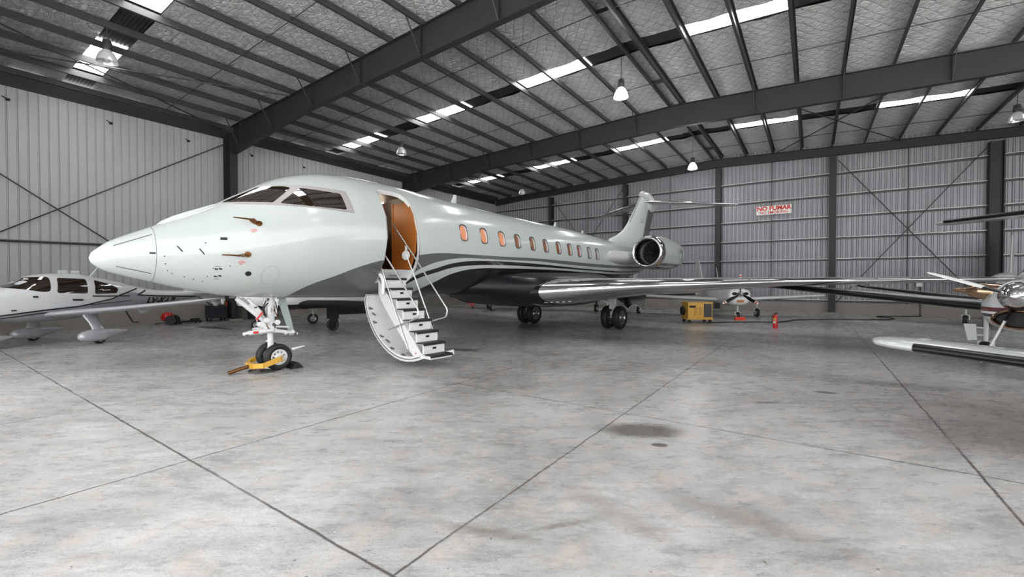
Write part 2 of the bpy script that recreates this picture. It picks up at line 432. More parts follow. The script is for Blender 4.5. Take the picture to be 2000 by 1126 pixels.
# corrugated walls over a concrete upstand
M_wallL = mat('light_grey_wall_sheet', (176,177,178), .45, metal=.15, var=.06, vscale=.9, bump=.02)
M_wallB = mat('galvanised_wall_sheet', (144,143,148), .42, metal=.35, var=.10, vscale=1.2, bump=.02)
M_conc = mat('rough_concrete_upstand', (146,141,134), .8, var=.16, vscale=1.6, bump=.08)
def rib_wall(name, p0, p1, out, z0, ztop, pitch, flat, depth, m):
    """sheet between plan points; ribs stand out towards the room; ztop(t) gives the top"""
    p0, p1, out = Vector((*p0, 0)), Vector((*p1, 0)), Vector((*out, 0))
    L = (p1-p0).length; d = (p1-p0)/L; pts = []; x = 0.0
    while x < L:
        for a, h in ((0, 0), (flat, 0), (flat+(pitch-flat)*.3, depth), (flat+(pitch-flat)*.7, depth)):
            if x+a <= L: pts.append((x+a, h))
        x += pitch
    pts.append((L, 0)); vs = []
    for x, h in pts:
        q = p0 + d*x + out*h; vs += [(q.x, q.y, z0), (q.x, q.y, ztop(q.x))]
    mb = MB(); mb.add(vs, [(2*i, 2*i+2, 2*i+3, 2*i+1) for i in range(len(pts)-1)])
    return struct(mb.build(name, m))
rib_wall('wall_left', (XL, YF), (XL, YB), (1, 0), .8, lambda x: 9.8, .27, .215, -.035, M_wallL)
rib_wall('wall_back', (XL, YB), (XR, YB), (0, -1), .6, lambda x: foil_z(x)+.1, .25, .13, .03, M_wallB)
rib_wall('wall_right', (XR, YB), (XR, 20.0), (-1, 0), .6, lambda x: 9.9, .30, .235, .03, M_wallL)  # out of view; stops short so assumed daylight enters from the right
struct(MB().box((XL-.02, (YF+YB)/2, .41), (.2, YB-YF, .82)).build('baseboard_left', M_conc))
struct(MB().box(((XL+XR)/2, YB+.02, .31), (XR-XL, .24, .63)).build('baseboard_back', M_conc))
struct(MB().box((XR+.02, (20+YB)/2, .31), (.2, YB-20, .63)).build('baseboard_right', M_conc))
struct(MB().prism([(XL, 0), (-17.5, 0), (-17.5, 7.8), (-9.0, 7.8), (-9.0, 9.0), (XR, 9.0), (XR, foil_z(XR)), (RIDGE, foil_z(RIDGE)), (XL, foil_z(XL))], 1, YF-.1, YF).build('wall_front', M_wallL))  # out of view; solid part and header shaped to limit the daylight

# roof: quilted foil insulation between the purlins, with strips left open for sheets and skylights
def foil_material():
    m = bpy.data.materials.new('quilted_foil_insulation'); m.use_nodes = True
    nt = m.node_tree; b = nt.nodes['Principled BSDF']; L = nt.links.new
    tc = nt.nodes.new('ShaderNodeTexCoord'); sx = nt.nodes.new('ShaderNodeSeparateXYZ'); L(tc.outputs['Object'], sx.inputs[0])
    def Mt(op, *a):
        n = nt.nodes.new('ShaderNodeMath'); n.operation = op
        for i, v in enumerate(a):
            if isinstance(v, (int, float)): n.inputs[i].default_value = v
            else: L(v, n.inputs[i])
        return n.outputs[0]
    nz = nt.nodes.new('ShaderNodeTexNoise'); nz.inputs['Scale'].default_value = 1.6; nz.inputs['Detail'].default_value = 4; L(tc.outputs['Object'], nz.inputs['Vector'])
    w = Mt('MULTIPLY', Mt('SUBTRACT', nz.outputs['Fac'], .5), .34)
    x, y = sx.outputs[0], sx.outputs[1]
    def line(e, per):
        f = Mt('ABSOLUTE', Mt('SUBTRACT', Mt('FRACT', Mt('DIVIDE', Mt('ADD', e, w), per)), .5))
        return f                                           # 0 on the wire, .5 midway
    a = line(Mt('ADD', x, Mt('MULTIPLY', y, .8)), .40); c = line(Mt('SUBTRACT', x, Mt('MULTIPLY', y, .8)), .40)
    mn = Mt('MINIMUM', a, c)
    wr = nt.nodes.new('ShaderNodeTexNoise'); wr.inputs['Scale'].default_value = 3.0; wr.inputs['Detail'].default_value = 6; wr.inputs['Distortion'].default_value = 1.2; wr.inputs['Roughness'].default_value = .65
    mp = nt.nodes.new('ShaderNodeMapping'); mp.inputs['Scale'].default_value = (.5, 2.4, 1); L(tc.outputs['Object'], mp.inputs[0]); L(mp.outputs[0], wr.inputs['Vector'])
    rp = nt.nodes.new('ShaderNodeMapRange'); rp.inputs['From Min'].default_value = 0.0; rp.inputs['From Max'].default_value = .045; rp.inputs['To Min'].default_value = .52; rp.inputs['To Max'].default_value = 1.0; L(mn, rp.inputs['Value'])
    fold_shade = nt.nodes.new('ShaderNodeMapRange'); fold_shade.inputs['From Max'].default_value = .05; fold_shade.inputs['To Min'].default_value = .66; L(Mt('ABSOLUTE', Mt('SUBTRACT', wr.outputs['Fac'], .5)), fold_shade.inputs['Value'])  # fold shade painted into the foil colour along the creases
    dk = Mt('MULTIPLY', rp.outputs[0], fold_shade.outputs[0])
    mx = nt.nodes.new('ShaderNodeMix'); mx.data_type = 'RGBA'; mx.blend_type = 'MULTIPLY'; mx.inputs[0].default_value = 1
    mx.inputs[6].default_value = (*lin((246,246,247)), 1); L(dk, mx.inputs[7]); L(mx.outputs[2], b.inputs['Base Color'])
    h = Mt('ADD', Mt('MULTIPLY', Mt('MINIMUM', mn, .14), 1.4), Mt('MULTIPLY', wr.outputs['Fac'], 1.5))
    bp = nt.nodes.new('ShaderNodeBump'); bp.inputs['Strength'].default_value = 1.0; bp.inputs['Distance'].default_value = .2
    L(h, bp.inputs['Height']); L(bp.outputs['Normal'], b.inputs['Normal'])
    b.inputs['Roughness'].default_value = .34; b.inputs['Metallic'].default_value = .2; b.inputs['Specular IOR Level'].default_value = .7
    return m
STRIPS = [(4.15, 5.0), (15.4, 16.25), (26.6, 27.5)]
offs = [0.3, 1.8] + [1.8+1.53*k for k in range(1, 8)]
PUR_R = [RIDGE+.3] + [RIDGE+1.8+1.53*k for k in range(0, 12)]
PUR_L = [RIDGE-.3] + [RIDGE-1.85-1.55*k for k in range(0, 12)]
PUR = sorted(PUR_L + PUR_R)
rf = MB()
def foil_pt(x, y):
    i = min(range(len(PUR)), key=lambda k: abs(PUR[k]-x)); d = min(1, abs(PUR[i]-x)/.6)
    return (x, y, foil_z(x) - .045*d*d*(0.6+.8*noise.noise((x*.7, y*.7, 3))) + .02*noise.noise((x*2.1, y*2.1, 0)))
def foil_patch(x0, x1, y0, y1):
    nx = max(2, int((x1-x0)/.22)); ny = max(2, int((y1-y0)/.22)); vs = []
    for i in range(nx+1):
        for j in range(ny+1): vs.append(foil_pt(x0+(x1-x0)*i/nx, y0+(y1-y0)*j/ny))
    k = ny+1
    rf.add(vs, [(i*k+j, i*k+j+1, (i+1)*k+j+1, (i+1)*k+j) for i in range(nx) for j in range(ny)])
yy = [YF] + [v for s_ in STRIPS for v in s_] + [YB]
for a, bb in zip(yy[0::2], yy[1::2]):
    foil_patch(XL-.1, RIDGE, a, bb); foil_patch(RIDGE, XR+.1, a, bb)
struct(rf.build('ceiling', foil_material(), smooth=60))
M_sky = mat('translucent_roof_sheet', (250,250,250), .5, emit=(255,255,255), estr=9.0)
M_dsheet = mat('dark_roof_sheet', (58,58,60), .5, metal=.4, var=.1)
lit = [(PUR_L[2+1-1], 0)]
def idx(lst, i): return lst[i]
lit_r = [(PUR_R[1], PUR_R[3]), (PUR_R[5], PUR_R[7]), (PUR_R[9], PUR_R[11])]
lit_l = [(PUR_L[3], PUR_L[1]), (PUR_L[7], PUR_L[5]), (PUR_L[11], PUR_L[9])]
edges = sorted([v for p in lit_r+lit_l for v in p] + [XL-.1, XR+.1])
wn = 0; tn = 0
for (y0, y1) in STRIPS:
    for x0, x1 in zip(edges, edges[1:]):
        islit = any(abs(x0-a) < 1e-6 and abs(x1-c) < 1e-6 for a, c in lit_r+lit_l)
        if islit:
            wn += 1; q = MB(); n = 4
            for k in range(n):
                a = x0+(x1-x0)*k/n+.012; c = x0+(x1-x0)*(k+1)/n-.012
                q.prism([(a, foil_z(a)+.05), (c, foil_z(c)+.05), (c, foil_z(c)+.065), (a, foil_z(a)+.065)], 1, y0, y1)
            struct(q.build('window_%d' % wn, M_sky))
            r_ = MB(); r_.prism([(x0, foil_z(x0)+.09), (x1, foil_z(x1)+.09), (x1, foil_z(x1)+.1), (x0, foil_z(x0)+.1)], 1, y0-.05, y1+.05)
            tn += 1; struct(r_.build('trim_%d' % tn, M_dsheet))
        else:
            tn += 1; q = MB(); w = .10; segs = []; k = int((y1-y0)/w)
            x_list = [x0] + ([RIDGE] if x0 < RIDGE < x1 else []) + [x1]
            for xa, xb in zip(x_list, x_list[1:]):
                vs = []
                for j in range(k*2+1):
                    yv = y0+(y1-y0)*j/(k*2); dz = .02*(j % 2)
                    vs += [(xa, yv, foil_z(xa)+.06+dz), (xb, yv, foil_z(xb)+.06+dz)]
                q.add(vs, [(2*j, 2*j+1, 2*j+3, 2*j+2) for j in range(k*2)])
            struct(q.build('trim_%d' % tn, M_dsheet))
# roof skin above the insulation keeps the outside light out
sk = MB()
for xa, xb in ((XL-.4, RIDGE), (RIDGE, XR+.4)):
    sk.prism([(xa, foil_z(xa)+.13), (xb, foil_z(xb)+.13), (xb, foil_z(xb)+.18), (xa, foil_z(xa)+.18)], 1, YF-.2, YB+.3)
struct(sk.build('roof', M_dsheet))

ORD = ['first','second','third','fourth','fifth','sixth','seventh','eighth','ninth','tenth','eleventh','twelfth','thirteenth','fourteenth']
for side, lst in (('left', PUR_L), ('right', PUR_R)):
    for i, x in enumerate(lst):
        q = MB(); z = rz_(x); w = .075; h = PUR_H; sg = 1 if side == 'left' else -1
        # zed section: web, two flanges, two lips
        q.box((x, (YF+YB)/2, z+h/2), (.012, YB-YF, h))
        q.box((x+sg*w/2, (YF+YB)/2, z+.006), (w, YB-YF, .012)); q.box((x-sg*w/2, (YF+YB)/2, z+h-.006), (w, YB-YF, .012))
        q.box((x+sg*w, (YF+YB)/2, z+.018), (.012, YB-YF, .036)); q.box((x-sg*w, (YF+YB)/2, z+h-.018), (.012, YB-YF, .036))
        o = q.build('roof_purlin', M_purlin)
        nm = 'dark steel purlin just %s of the roof ridge' % side if i == 0 else 'dark steel roof purlin on the %s slope, %s out from the ridge purlin' % (side, ORD[i-1])
        tag(o, nm, 'purlin', 'roof purlins under the foil insulation')
# bridging rods between purlins
for bi, (y, nm) in enumerate(((7.4, 'nearest bay beyond the skylight strip'), (13.0, 'middle bay before the skylight strip'), (18.9, 'middle bay beyond the skylight strip'), (24.4, 'far bay before the skylight strip'), (30.2, 'far bay beyond the skylight strip'))):
    q = MB()
    q.tube([(XL+.1, y, rz_(XL)+.12), (RIDGE, y, rz_(RIDGE)+.12), (XR-.1, y, rz_(XR)+.12)], .014, 6)
    q.box((RIDGE, y, rz_(RIDGE)+.12), (.6, .06, .14))
    tag(q.build('bridging_rod', M_rod), 'thin rod bridging the purlins in the %s' % nm, 'rod', 'bridging rods')

# portal frames
def rafter(y, label, h_eave=1.40, h_mid=.95, haunch=7.5, end=False):
    t = thing('portal_rafter', label, 'rafter', (RIDGE, y, 0), 0, 'portal rafters')
    x0_ = XL+.86 if not end else XL+.1
    fw = .24; xs = [x0_, XL+.1+haunch, RIDGE, XR-.1-haunch, XR-.1]
    def bot(x):
        dl = x-(XL+.1); dr = (XR-.1)-x; d = min(dl, dr)
        return rz_(x) - (h_mid + (h_eave-h_mid)*max(0, 1-d/haunch) + .10*min(1, max(0, (d-haunch)/12)))
    web = MB(); web.prism([(x-RIDGE, rz_(x)-.012) for x in xs] + [(x-RIDGE, bot(x)+.012) for x in reversed(xs)], 1, -.008, .008)
    web.build('web', M_steel, t)
    for nm, f in (('top_flange', lambda x: rz_(x)-.012), ('bottom_flange', lambda x: bot(x)+.012)):
        q = MB()
        for a, c in zip(xs, xs[1:]): q.bar((a-RIDGE, 0, f(a)), (c-RIDGE, 0, f(c)), fw, .024)
        q.build(nm, M_steel, t)
    if not end:
        for x in PUR[1:-1:2]:
            if abs(x-RIDGE) < .5: continue
            q = MB(); q.box((x-RIDGE, 0, (rz_(x)+bot(x))/2), (.014, fw*.9, rz_(x)-bot(x)-.05)); q.build('stiffener', M_steel, t)
            q = MB()
            for sg in (-1, 1): q.bar((x-RIDGE, sg*.09, bot(x)+.04), (x-RIDGE, sg*.72, rz_(x)+.05), .045, .02, 0, (1,0,0))
            q.build('fly_brace', M_purlin, t)
    return t
rafter(10.0, 'dark steel rafter nearest the camera, crossing the top left of the roof')
rafter(21.6, 'dark steel rafter crossing the middle of the roof beyond the jet nose')
rafter(YB-.25, 'shallow dark steel end rafter along the top of the back wall', .55, .46, 3, True)

def column(x, y, label, dx, dy, h, z0=0.0):
    t = thing('steel_column', label, 'column', (x, y, z0), 0, 'steel columns')
    q = MB()
    if dx > dy:
        q.box((0,0,h/2), (dx, .012, h)); q.box((-dx/2,0,h/2), (.02, dy, h)); q.box((dx/2,0,h/2), (.02, dy, h))
    else:
        q.box((0,0,h/2), (.012, dy, h)); q.box((0,-dy/2,h/2), (dx, .02, h)); q.box((0,dy/2,h/2), (dx, .02, h))
    q.build('shaft', M_steel, t)
    p = MB(); p.box((0,0,.03), (dx+.25, dy+.25, .06)); p.build('base_plate', M_conc, t)
column(XL+.48, 10.0, 'dark steel column on the left wall behind the jet cockpit', .72, .34, 9.3)
column(XL+.48, 21.6, 'dark steel column on the left wall peeping above the jet cabin door', .72, .34, 9.3)
for x, w, nm in ((-18.5, .30, 'dark steel wall column left of the jet tail, farthest left on the back wall'), (-11.9, .30, 'dark steel wall column right behind the jet tail fin'), (-5.35, .34, 'dark steel wall column left of the no smoking sign'), (.97, .34, 'dark steel wall column right of the no smoking sign'), (7.75, .50, 'thick dark steel wall column at the right edge')):
    column(x, YB-.28, nm, w, .42, rz_(x)-.62)
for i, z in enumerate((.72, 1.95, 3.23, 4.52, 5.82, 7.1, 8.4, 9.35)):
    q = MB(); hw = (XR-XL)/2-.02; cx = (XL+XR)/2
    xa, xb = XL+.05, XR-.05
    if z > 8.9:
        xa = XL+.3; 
    q.box(((xa+xb)/2, YB-.10, z+.03), (xb-xa, .012, .12)); q.box(((xa+xb)/2, YB-.14, z+.09), (xb-xa, .09, .012)); q.box(((xa+xb)/2, YB-.06, z-.03), (xb-xa, .09, .012)); q.box(((xa+xb)/2, YB-.19, z+.078), (xb-xa, .014, .036), 0, 1)  # pale lip and dark web paint in the rail's highlight and shade
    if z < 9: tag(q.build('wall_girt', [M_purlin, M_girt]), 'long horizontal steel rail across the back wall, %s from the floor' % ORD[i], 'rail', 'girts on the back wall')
for x, nm in ((-15.16, 'left of the jet tail fin'), (-8.62, 'just right of the jet engine'), (-2.2, 'running past the no smoking sign'), (4.39, 'at the middle of the crossed braces')):
    q = MB(); q.tube([(x, YB-.2, .66), (x, YB-.2, rz_(x)-.35)], .022, 6)
    tag(q.build('sag_rod', M_rod), 'thin vertical rod on the back wall %s' % nm, 'rod', 'sag rods on the back wall')
for p0, p1, nm in (((1.2, YB-.36, 9.2), (7.42, YB-.36, .7), 'brace rod falling to the right across the right end of the back wall'), ((7.42, YB-.40, 8.9), (1.2, YB-.40, .7), 'brace rod rising to the right across the right end of the back wall'),
                   ((-18.3, YB-.32, 8.9), (-12.1, YB-.32, .7), 'brace rod falling to the right on the back wall behind the jet'), ((-12.1, YB-.34, 9.1), (-18.3, YB-.34, .7), 'brace rod rising to the right on the back wall behind the jet'),
                   ((XL+.22, 9.8, 8.75), (XL+.22, -1.4, 1.05), 'brace rod rising towards the column on the left wall'), ((XL+.25, -1.4, 8.76), (XL+.25, 9.8, -.0), 'brace rod falling to the right down the left wall'),
                   ((XL+.22, -1.5, 3.36), (XL+.22, 6.2, 3.46), 'level strut across the crossing braces of the left wall'),
                   ((XL+.2, YF+.1, rz_(XL)-.05), (-18.2, 9.9, rz_(-18.2)-.05), 'roof brace rod sloping down right under the nearest bay'), ((XL+.2, 9.75, rz_(XL)-.05), (-18.2, YF+.1, rz_(-18.2)-.05), 'roof brace rod rising to the right under the nearest bay'),
                   ((-2.1, 21.8, rz_(-2.1)-.1), (4.0, YB-.4, rz_(4.0)-.1), 'roof brace rod slanting right under the far bay'), ((4.0, 21.8, rz_(4.0)-.1), (-2.1, YB-.4, rz_(-2.1)-.1), 'roof brace rod slanting left under the far bay')):
    q = MB(); q.tube([p0, p1], .026 if 'strut' not in nm else .05, 6)
    if p1[2] < .3: q = MB(); q.tube([p0, (p1[0], p1[1], .3)], .026, 6)
    tag(q.build('brace_rod', M_rod), nm, 'brace', 'wall and roof brace rods')
EVE = MB(); EVE.box((XL+.06, (YF+YB)/2-.2, 9.32), (.10, YB-YF-.4, .42))
tag(EVE.build('eave_beam', M_steel), 'dark eave beam along the top of the left wall', 'beam')
for i, (y, z) in enumerate(((2.74, 8.62), (5.6, 8.6), (8.38, 8.59), (11.23, 8.57), (14.1, 8.57))):
    q = MB(); q.box((XL+.03, y, z), (.10, .10, .08)); q.bar((XL+.06, y-.02, z), (XL+.16, y-.16, z+.05), .03, .02)
    tag(q.build('wall_bracket', M_dark), 'small dark bracket high on the left wall, %s from the left' % ORD[i], 'bracket', 'brackets high on the left wall')

# high bay lamps
M_shade = mat('frosted_lamp_shade', (214,214,216), .25, metal=.35, var=.05)
M_shade_lit = mat('glowing_lamp_shade', (235,235,238), .3, emit=(255,255,255), estr=2.2)
for x, y, z, on, nm in ((-17.75, 4.0, 8.75, False, 'hanging bay lamp in front of the skylight at the top left'), (-5.95, 15.8, 8.95, True, 'brightly lit bay lamp hanging near the roof ridge, largest glowing one'), (-17.8, 15.6, 8.75, False, 'unlit bay lamp hanging above the jet cockpit'),
                        (-5.9, 27.4, 8.75, True, 'lit bay lamp hanging at the far end above the back wall top'), (-18.25, 27.8, 8.75, False, 'unlit bay lamp hanging farthest left near the back corner'), (7.0, 27.1, 8.8, False, 'unlit bay lamp hanging at the right edge of the roof')):
    t = thing('high_bay_lamp', nm, 'lamp', (x, y, z), 0, 'high bay lamps')
    q = MB(); q.tube([(0,0,.5), (.01,0,rz_(x)-z+.02)], .012, 6); q.build('hanging_chain', M_rod, t)
    q = MB(); q.lathe([(0,.52), (.10,.50), (.12,.40), (.12,.22), (.09,.18), (0,.17)], n=20); q.build('ballast_housing', M_steel, t, 40)
    q = MB(); q.lathe([(.10,.20), (.17,.12), (.23,0), (.26,-.12), (.27,-.16), (.255,-.16), (.22,0), (.16,.10), (.09,.18)], n=28); q.build('reflector_shade', M_shade_lit if on else M_shade, t, 50)
    q = MB(); q.lathe([(.04,.16), (.06,.08), (.10,-.02), (.09,-.10), (.05,-.14), (0,-.15)], n=18); q.build('bulb', M_lamp if on else M_shade, t, 60)
    if on:
        l = bpy.data.lights.new('bulb_light', 'POINT'); l.energy = 130; l.shadow_soft_size = .15
        lo = bpy.data.objects.new('bulb_light', l); COL.objects.link(lo); lo.location = (0,0,-.32); lo.parent = t

# sign, box, conduit
sg_ = thing('no_smoking_sign', 'white sign with red NO FUMAR and NO SMOKING lettering on the back wall', 'sign', (-2.09, YB-.22, 6.54))
q = MB(); q.box((0,0,0), (1.95, .02, .56)); q.build('sign_board', mat('white_sign_board', (236,234,230), .4, var=.03), sg_)
M_signred = mat('red_sign_lettering', (206,30,24), .5)
text_mesh('large_lettering', 'NO FUMAR', .37, M_signred, sg_, (0, -.014, .11), (PI/2, 0, 0), .014)
text_mesh('small_lettering', 'NO SMOKING', .25, M_signred, sg_, (0, -.014, -.15), (PI/2, 0, 0), .004)
eb = thing('electrical_box', 'small grey electrical box on the back wall below the jet wing tip', 'box', (4.9, YB-.18, 1.66))
q = MB(); q.box((0,0,.15), (.26, .14, .36)); q.build('enclosure', M_alu, eb)
q = MB(); q.box((0,-.08,.15), (.2, .02, .28)); q.build('cover', M_girt, eb)
q = MB(); q.tube([(4.96, YB-.13, .02), (4.96, YB-.13, 1.62)], .03, 8); q.box((4.96, YB-.13, .9), (.12,.05,.05))
tag(q.build('conduit_pipe', M_rod), 'grey conduit pipe running down from the electrical box to the floor', 'pipe')
q = MB()
cp = [(-4.0,21.6),(-3.4,22.25),(-2.9,22.7),(-2.2,23.2),(-1.7,23.55),(-1.1,24.2),(-.8,25.3),(-.4,26.1),(.3,26.7),(1.4,27.35),(2.4,27.9),(3.1,28.6),(3.45,29.3),(3.3,30.0),(2.9,30.35),(3.0,30.9),(3.5,31.3),(4.2,31.7),(4.85,32.3),(4.95,32.75)]
sp = []
for i in range(len(cp)-1):
    p0, p1, p2, p3 = (Vector(cp[max(0, min(len(cp)-1, k))]) for k in (i-1, i, i+1, i+2))
    for j in range(5):
        u = j/5; v = .5*((2*p1) + (p2-p0)*u + (2*p0-5*p1+4*p2-p3)*u*u + (3*p1-p0-3*p2+p3)*u**3); sp.append((v.x, v.y, .024))
q.tube(sp, .024, 6)
tag(q.build('power_cable', M_black, None, 60), 'black cable snaking over the floor from the yellow power cart to the back wall', 'cable')

# ------------------------------------------------------------------ the big jet
JO = (-9.746, 4.792, 0); JRZ = math.radians(84.966+180)
jet = thing('business_jet', 'large white business jet with charcoal belly, its cabin door open and stairs down', 'airplane', JO, JRZ)
T = [[-2.82,2.30,2.30],[-2.80,2.38,2.23],[-2.72,2.47,2.15],[-2.6,2.58,2.08],[-2.4,2.70,2.01],[-2.1,2.855,1.925],[-1.7,3.06,1.81],[-1.3,3.27,1.71],[-.9,3.51,1.63],[-.5,3.775,1.59],[-.1,4.03,1.565],[.3,4.22,1.55],[.7,4.345,1.54],[1.1,4.425,1.53],[1.5,4.465,1.52],[2,4.48,1.51],[3,4.455,1.51],[4,4.40,1.51],[5,4.345,1.515],[6,4.29,1.52],[7,4.255,1.53],[8,4.23,1.545],[9.5,4.19,1.585],[11,4.15,1.64],[12.5,4.09,1.68],[14,4.00,1.75],[15.5,3.92,1.88],[17,3.84,2.05],[18.5,3.74,2.3],[20,3.6,2.6],[21.5,3.4,2.85],[23,3.2,2.98]]
def jst(s, zt, zb):
    h = max(.012, (zt-zb)/2); w = min(h, 1.47) if s > -.5 else h*1.02
    return (-s, (zt+zb)/2, w, h, h, 2.0)
JF = Fus([jst(*r) for r in T])
xs = [2.82, 2.818, 2.812, 2.80, 2.78, 2.75, 2.71, 2.66] + [2.6-.05*k for k in range(0, 30)] + [1.1-.07*k for k in range(0, 84)]
xs = [x for x in xs if x > -4.7] + [-4.75-.14*k for k in range(0, 130) if -4.75-.14*k > -23] + [-23]
gtop = [(.18,1.50),(.211,1.573),(.464,1.814),(.907,2.014),(1.56,2.286),(2.1,2.43),(3.017,2.576),(3.63,2.650),(4.6,2.668),(5.93,2.675),(8.05,2.695),(9.75,2.681),(11.77,2.654),(13.74,2.65),(16,2.66),(19,2.75)]
w1t = [(2.35,1.5),(2.7,1.85),(3.017,2.167),(3.25,2.293),(3.714,2.443),(4.43,2.552),(5.2,2.575),(5.95,2.575),(8.04,2.60),(9.79,2.56),(11.8,2.532),(13.8,2.521),(16,2.54),(19,2.62)]
w1b = [(2.55,1.5),(2.8,1.77),(3.1,2.082),(3.608,2.248),(4.283,2.423),(5.064,2.503),(6.457,2.53),(8.06,2.518),(9.83,2.474),(11.9,2.424),(13.9,2.405),(16,2.42),(19,2.5)]
w2t = [(2.6,1.5),(2.891,1.80),(3.186,1.984),(3.672,2.140),(4.326,2.305),(5.1,2.378),(6.5,2.417),(8.12,2.415),(9.88,2.40),(11.94,2.371),(14.6,2.33),(16.5,2.36),(19,2.44)]
w2b = [(3.3,1.5),(3.524,1.708),(3.84,1.905),(4.41,2.161),(5.17,2.285),(6.56,2.325),(8.17,2.34),(9.94,2.325),(12.03,2.286),(14.7,2.27),(16.5,2.30),(19,2.38)]
JW = (181,187,185); JG = (88,89,91); JC = (33,31,34)
M_jet = livery('jet_livery_paint', JW, [(gtop, JG), (w1t, JW), (w1b, JC), (w2t, JW), (w2b, (27,25,28))], .18, .2)
fus = MB(); JF.mesh(xs, 112, fus)
M_reveal = mat('white_reveal_paint', (222,222,222), .4, var=.03)
fo = fus.build('fuselage', [M_jet, M_reveal, M_wood_d], jet, 50)
# cut the cabin door and the cabin window recesses
cut = MB()
door = [(2.0,1.87),(2.0,3.95),(2.015,4.06),(2.06,4.12),(2.14,4.135),(2.55,4.135),(2.70,4.11),(2.81,4.02),(2.875,3.86),(2.90,3.5),(2.93,3.2),(2.965,2.8),(2.99,2.5),(2.985,2.2),(2.95,1.95),(2.90,1.87)]
cut.prism([(-s, z) for s, z in door], 1, -.6, 2.0, 2)
WIN = [4.53,5.37,6.20,6.99,7.81,8.59,9.43,10.23,10.96,11.78,12.49]
def win_frame(s):
    zc = 3.265 - .0245*(s-4.5)
    th = JF.th(-s, zc); c = JF.pt(-s, th); n = JF.nrm(-s, th)
    u = Vector((-1,0,0)); v = n.cross(u); 
    if v.z < 0: v = -v
    return c, n, u, v
def oval(s, k, d, e=3.2, num=28, hw=.135, hh=.215):
    c, n, u, v = win_frame(s); P = []
    for j in range(num):
        a = 2*PI*j/num; ca, sa = math.cos(a), math.sin(a)
        x = hw*k*math.copysign(abs(ca)**(2/e), ca); y = hh*k*math.copysign(abs(sa)**(2/e), sa)
        P.append(c + u*x + v*y + n*d)
    return P
for s in WIN:
    cut.loft([oval(s, 1, -.07), oval(s, 1, .12)], True, 1)
co = cut.build('cutter', [M_jet, M_reveal, M_wood_d]); co.parent = jet
bpy.context.view_layer.update()
boolean(fo, co)
fo.data.set_sharp_from_angle(angle=math.radians(50))
M_blind = mat('warm_lit_window_blind', (226,150,108), .5, coat=.5, var=.1)
M_blind2 = mat('brown_tinted_window', (128,78,52), .2, coat=.8, var=.2)
M_blind3 = mat('grey_tinted_window', (120,110,106), .2, coat=.8, var=.15)
M_rimd = mat('dark_window_rim', (78,78,80), .4, metal=.4)
for i, s in enumerate(WIN):
    q = MB(); a = oval(s, 1.0, -.02); b1 = oval(s, 1.02, .004); b2 = oval(s, 1.13, .004); b3 = oval(s, 1.13, -.02)
    q.loft([a, b1, b2, b3], False)
    r_ = q.build('cabin_window', M_rimd, jet, 40)
    q = MB(); q.loft([oval(s, .98, -.058), oval(s, .9, -.05), oval(s, .5, -.05), oval(s, .05, -.05)], True)
    q.build('window_pane', M_blind if i < 3 else (M_blind2 if i < 9 else M_blind3), r_, 40)
    if i < 3:  r_['label'] = 'cabin window with glowing orange blind'
for sd in (1, -1):
    sg = 1 if sd == 1 else -1
    fr = [(1.013,3.428),(.66,3.665),(.274,3.893),(-.38,3.925),(-1.16,3.896),(-1.235,3.40),(-.5,3.425),(.106,3.425),(.781,3.415)]
    o = MB(); JF.patch(fr, sd, .006, .03, 8, (1,.8,.6,.4,.2), o)
    wf = o.build('cockpit_window_frame', mat('pale_grey_window_frame', (158,154,153), .4, var=.04), jet, 40)
    d_ = MB(); JF.dots([(-.30,3.918),(-1.135,3.888),(-1.205,3.415),(-.5,3.435),(.1,3.435)], .007, .055, sd, d_, .008); d_.build('rivets', M_black, wf)
    o = MB(); JF.patch([(.935,3.462),(.62,3.66),(.34,3.84),(-.02,3.868),(-.115,3.84),(.27,3.475)], sd, .012, .03, 8, (1,.8,.6,.4,.2), o); o.build('windshield_glass', M_glass, wf, 40)
    o = MB(); JF.patch([(.16,3.468),(-.27,3.852),(-1.02,3.812),(-1.07,3.455),(-.4,3.452)], sd, .012, .04, 8, (1,.8,.6,.4,.2), o); o.build('side_glass', M_glass, wf, 40)
# nose details
for sd in (1, -1):
    for pl in ([(2.54,2.512),(2.047,2.735)], [(2.513,2.166),(2.068,2.050)]): JF.line(pl, .012, sd, .004).build('lightning_strip', M_black, jet)
rs = MB(); ring = []
for k in range(65):
    a = 2*PI*k/64; ring.append(JF.pt(2.02, a) + JF.nrm(2.02, a)*.001)
rs.tube(ring, .0035, 5); rs.build('radome_seam', M_grey, jet)
for pts, r, st in (([(1.92,2.35),(1.90,2.22),(1.86,2.10),(1.80,2.05),(1.62,1.99),(1.35,1.912),(1.30,2.0),(1.24,2.15),(1.22,2.35)], .010, .14), ([(1.36,2.61),(1.30,2.66)], .012, .1), ([(1.0,2.20),(.98,2.2)], .01, .1)):
    for p0, p1 in zip(pts, pts[1:]):
        k = max(1, round(math.hypot(p1[0]-p0[0], p1[1]-p0[1])/st))
        for j in range(k):
            x, z = p0[0]+(p1[0]-p0[0])*j/k, p0[1]+(p1[1]-p0[1])*j/k
            JF.dots([(x, z), (x+.001, z)], r, 1).build('fastener', M_black, jet)
JF.line([(.33+.15*math.cos(2*PI*k/40), 2.03+.185*math.sin(2*PI*k/40)) for k in range(41)], .006, 1, .003, None, 0, .05).build('access_hatch_seam', mat('pale_seam_sealant', (140,142,142), .5), jet)
for pl, w_ in (([(1.22,2.145),(1.17,2.133)],.03), ([(1.16,2.15),(1.11,2.138)],.03), ([(1.21,2.01),(1.16,1.998)],.03), ([(1.15,2.02),(1.10,2.008)],.03), ([(1.22,2.19),(1.14,2.185)],.008), ([(1.20,1.96),(1.12,1.955)],.008)):
    JF.line(pl, w_, 1, .004).build('stencil_mark', M_black, jet)
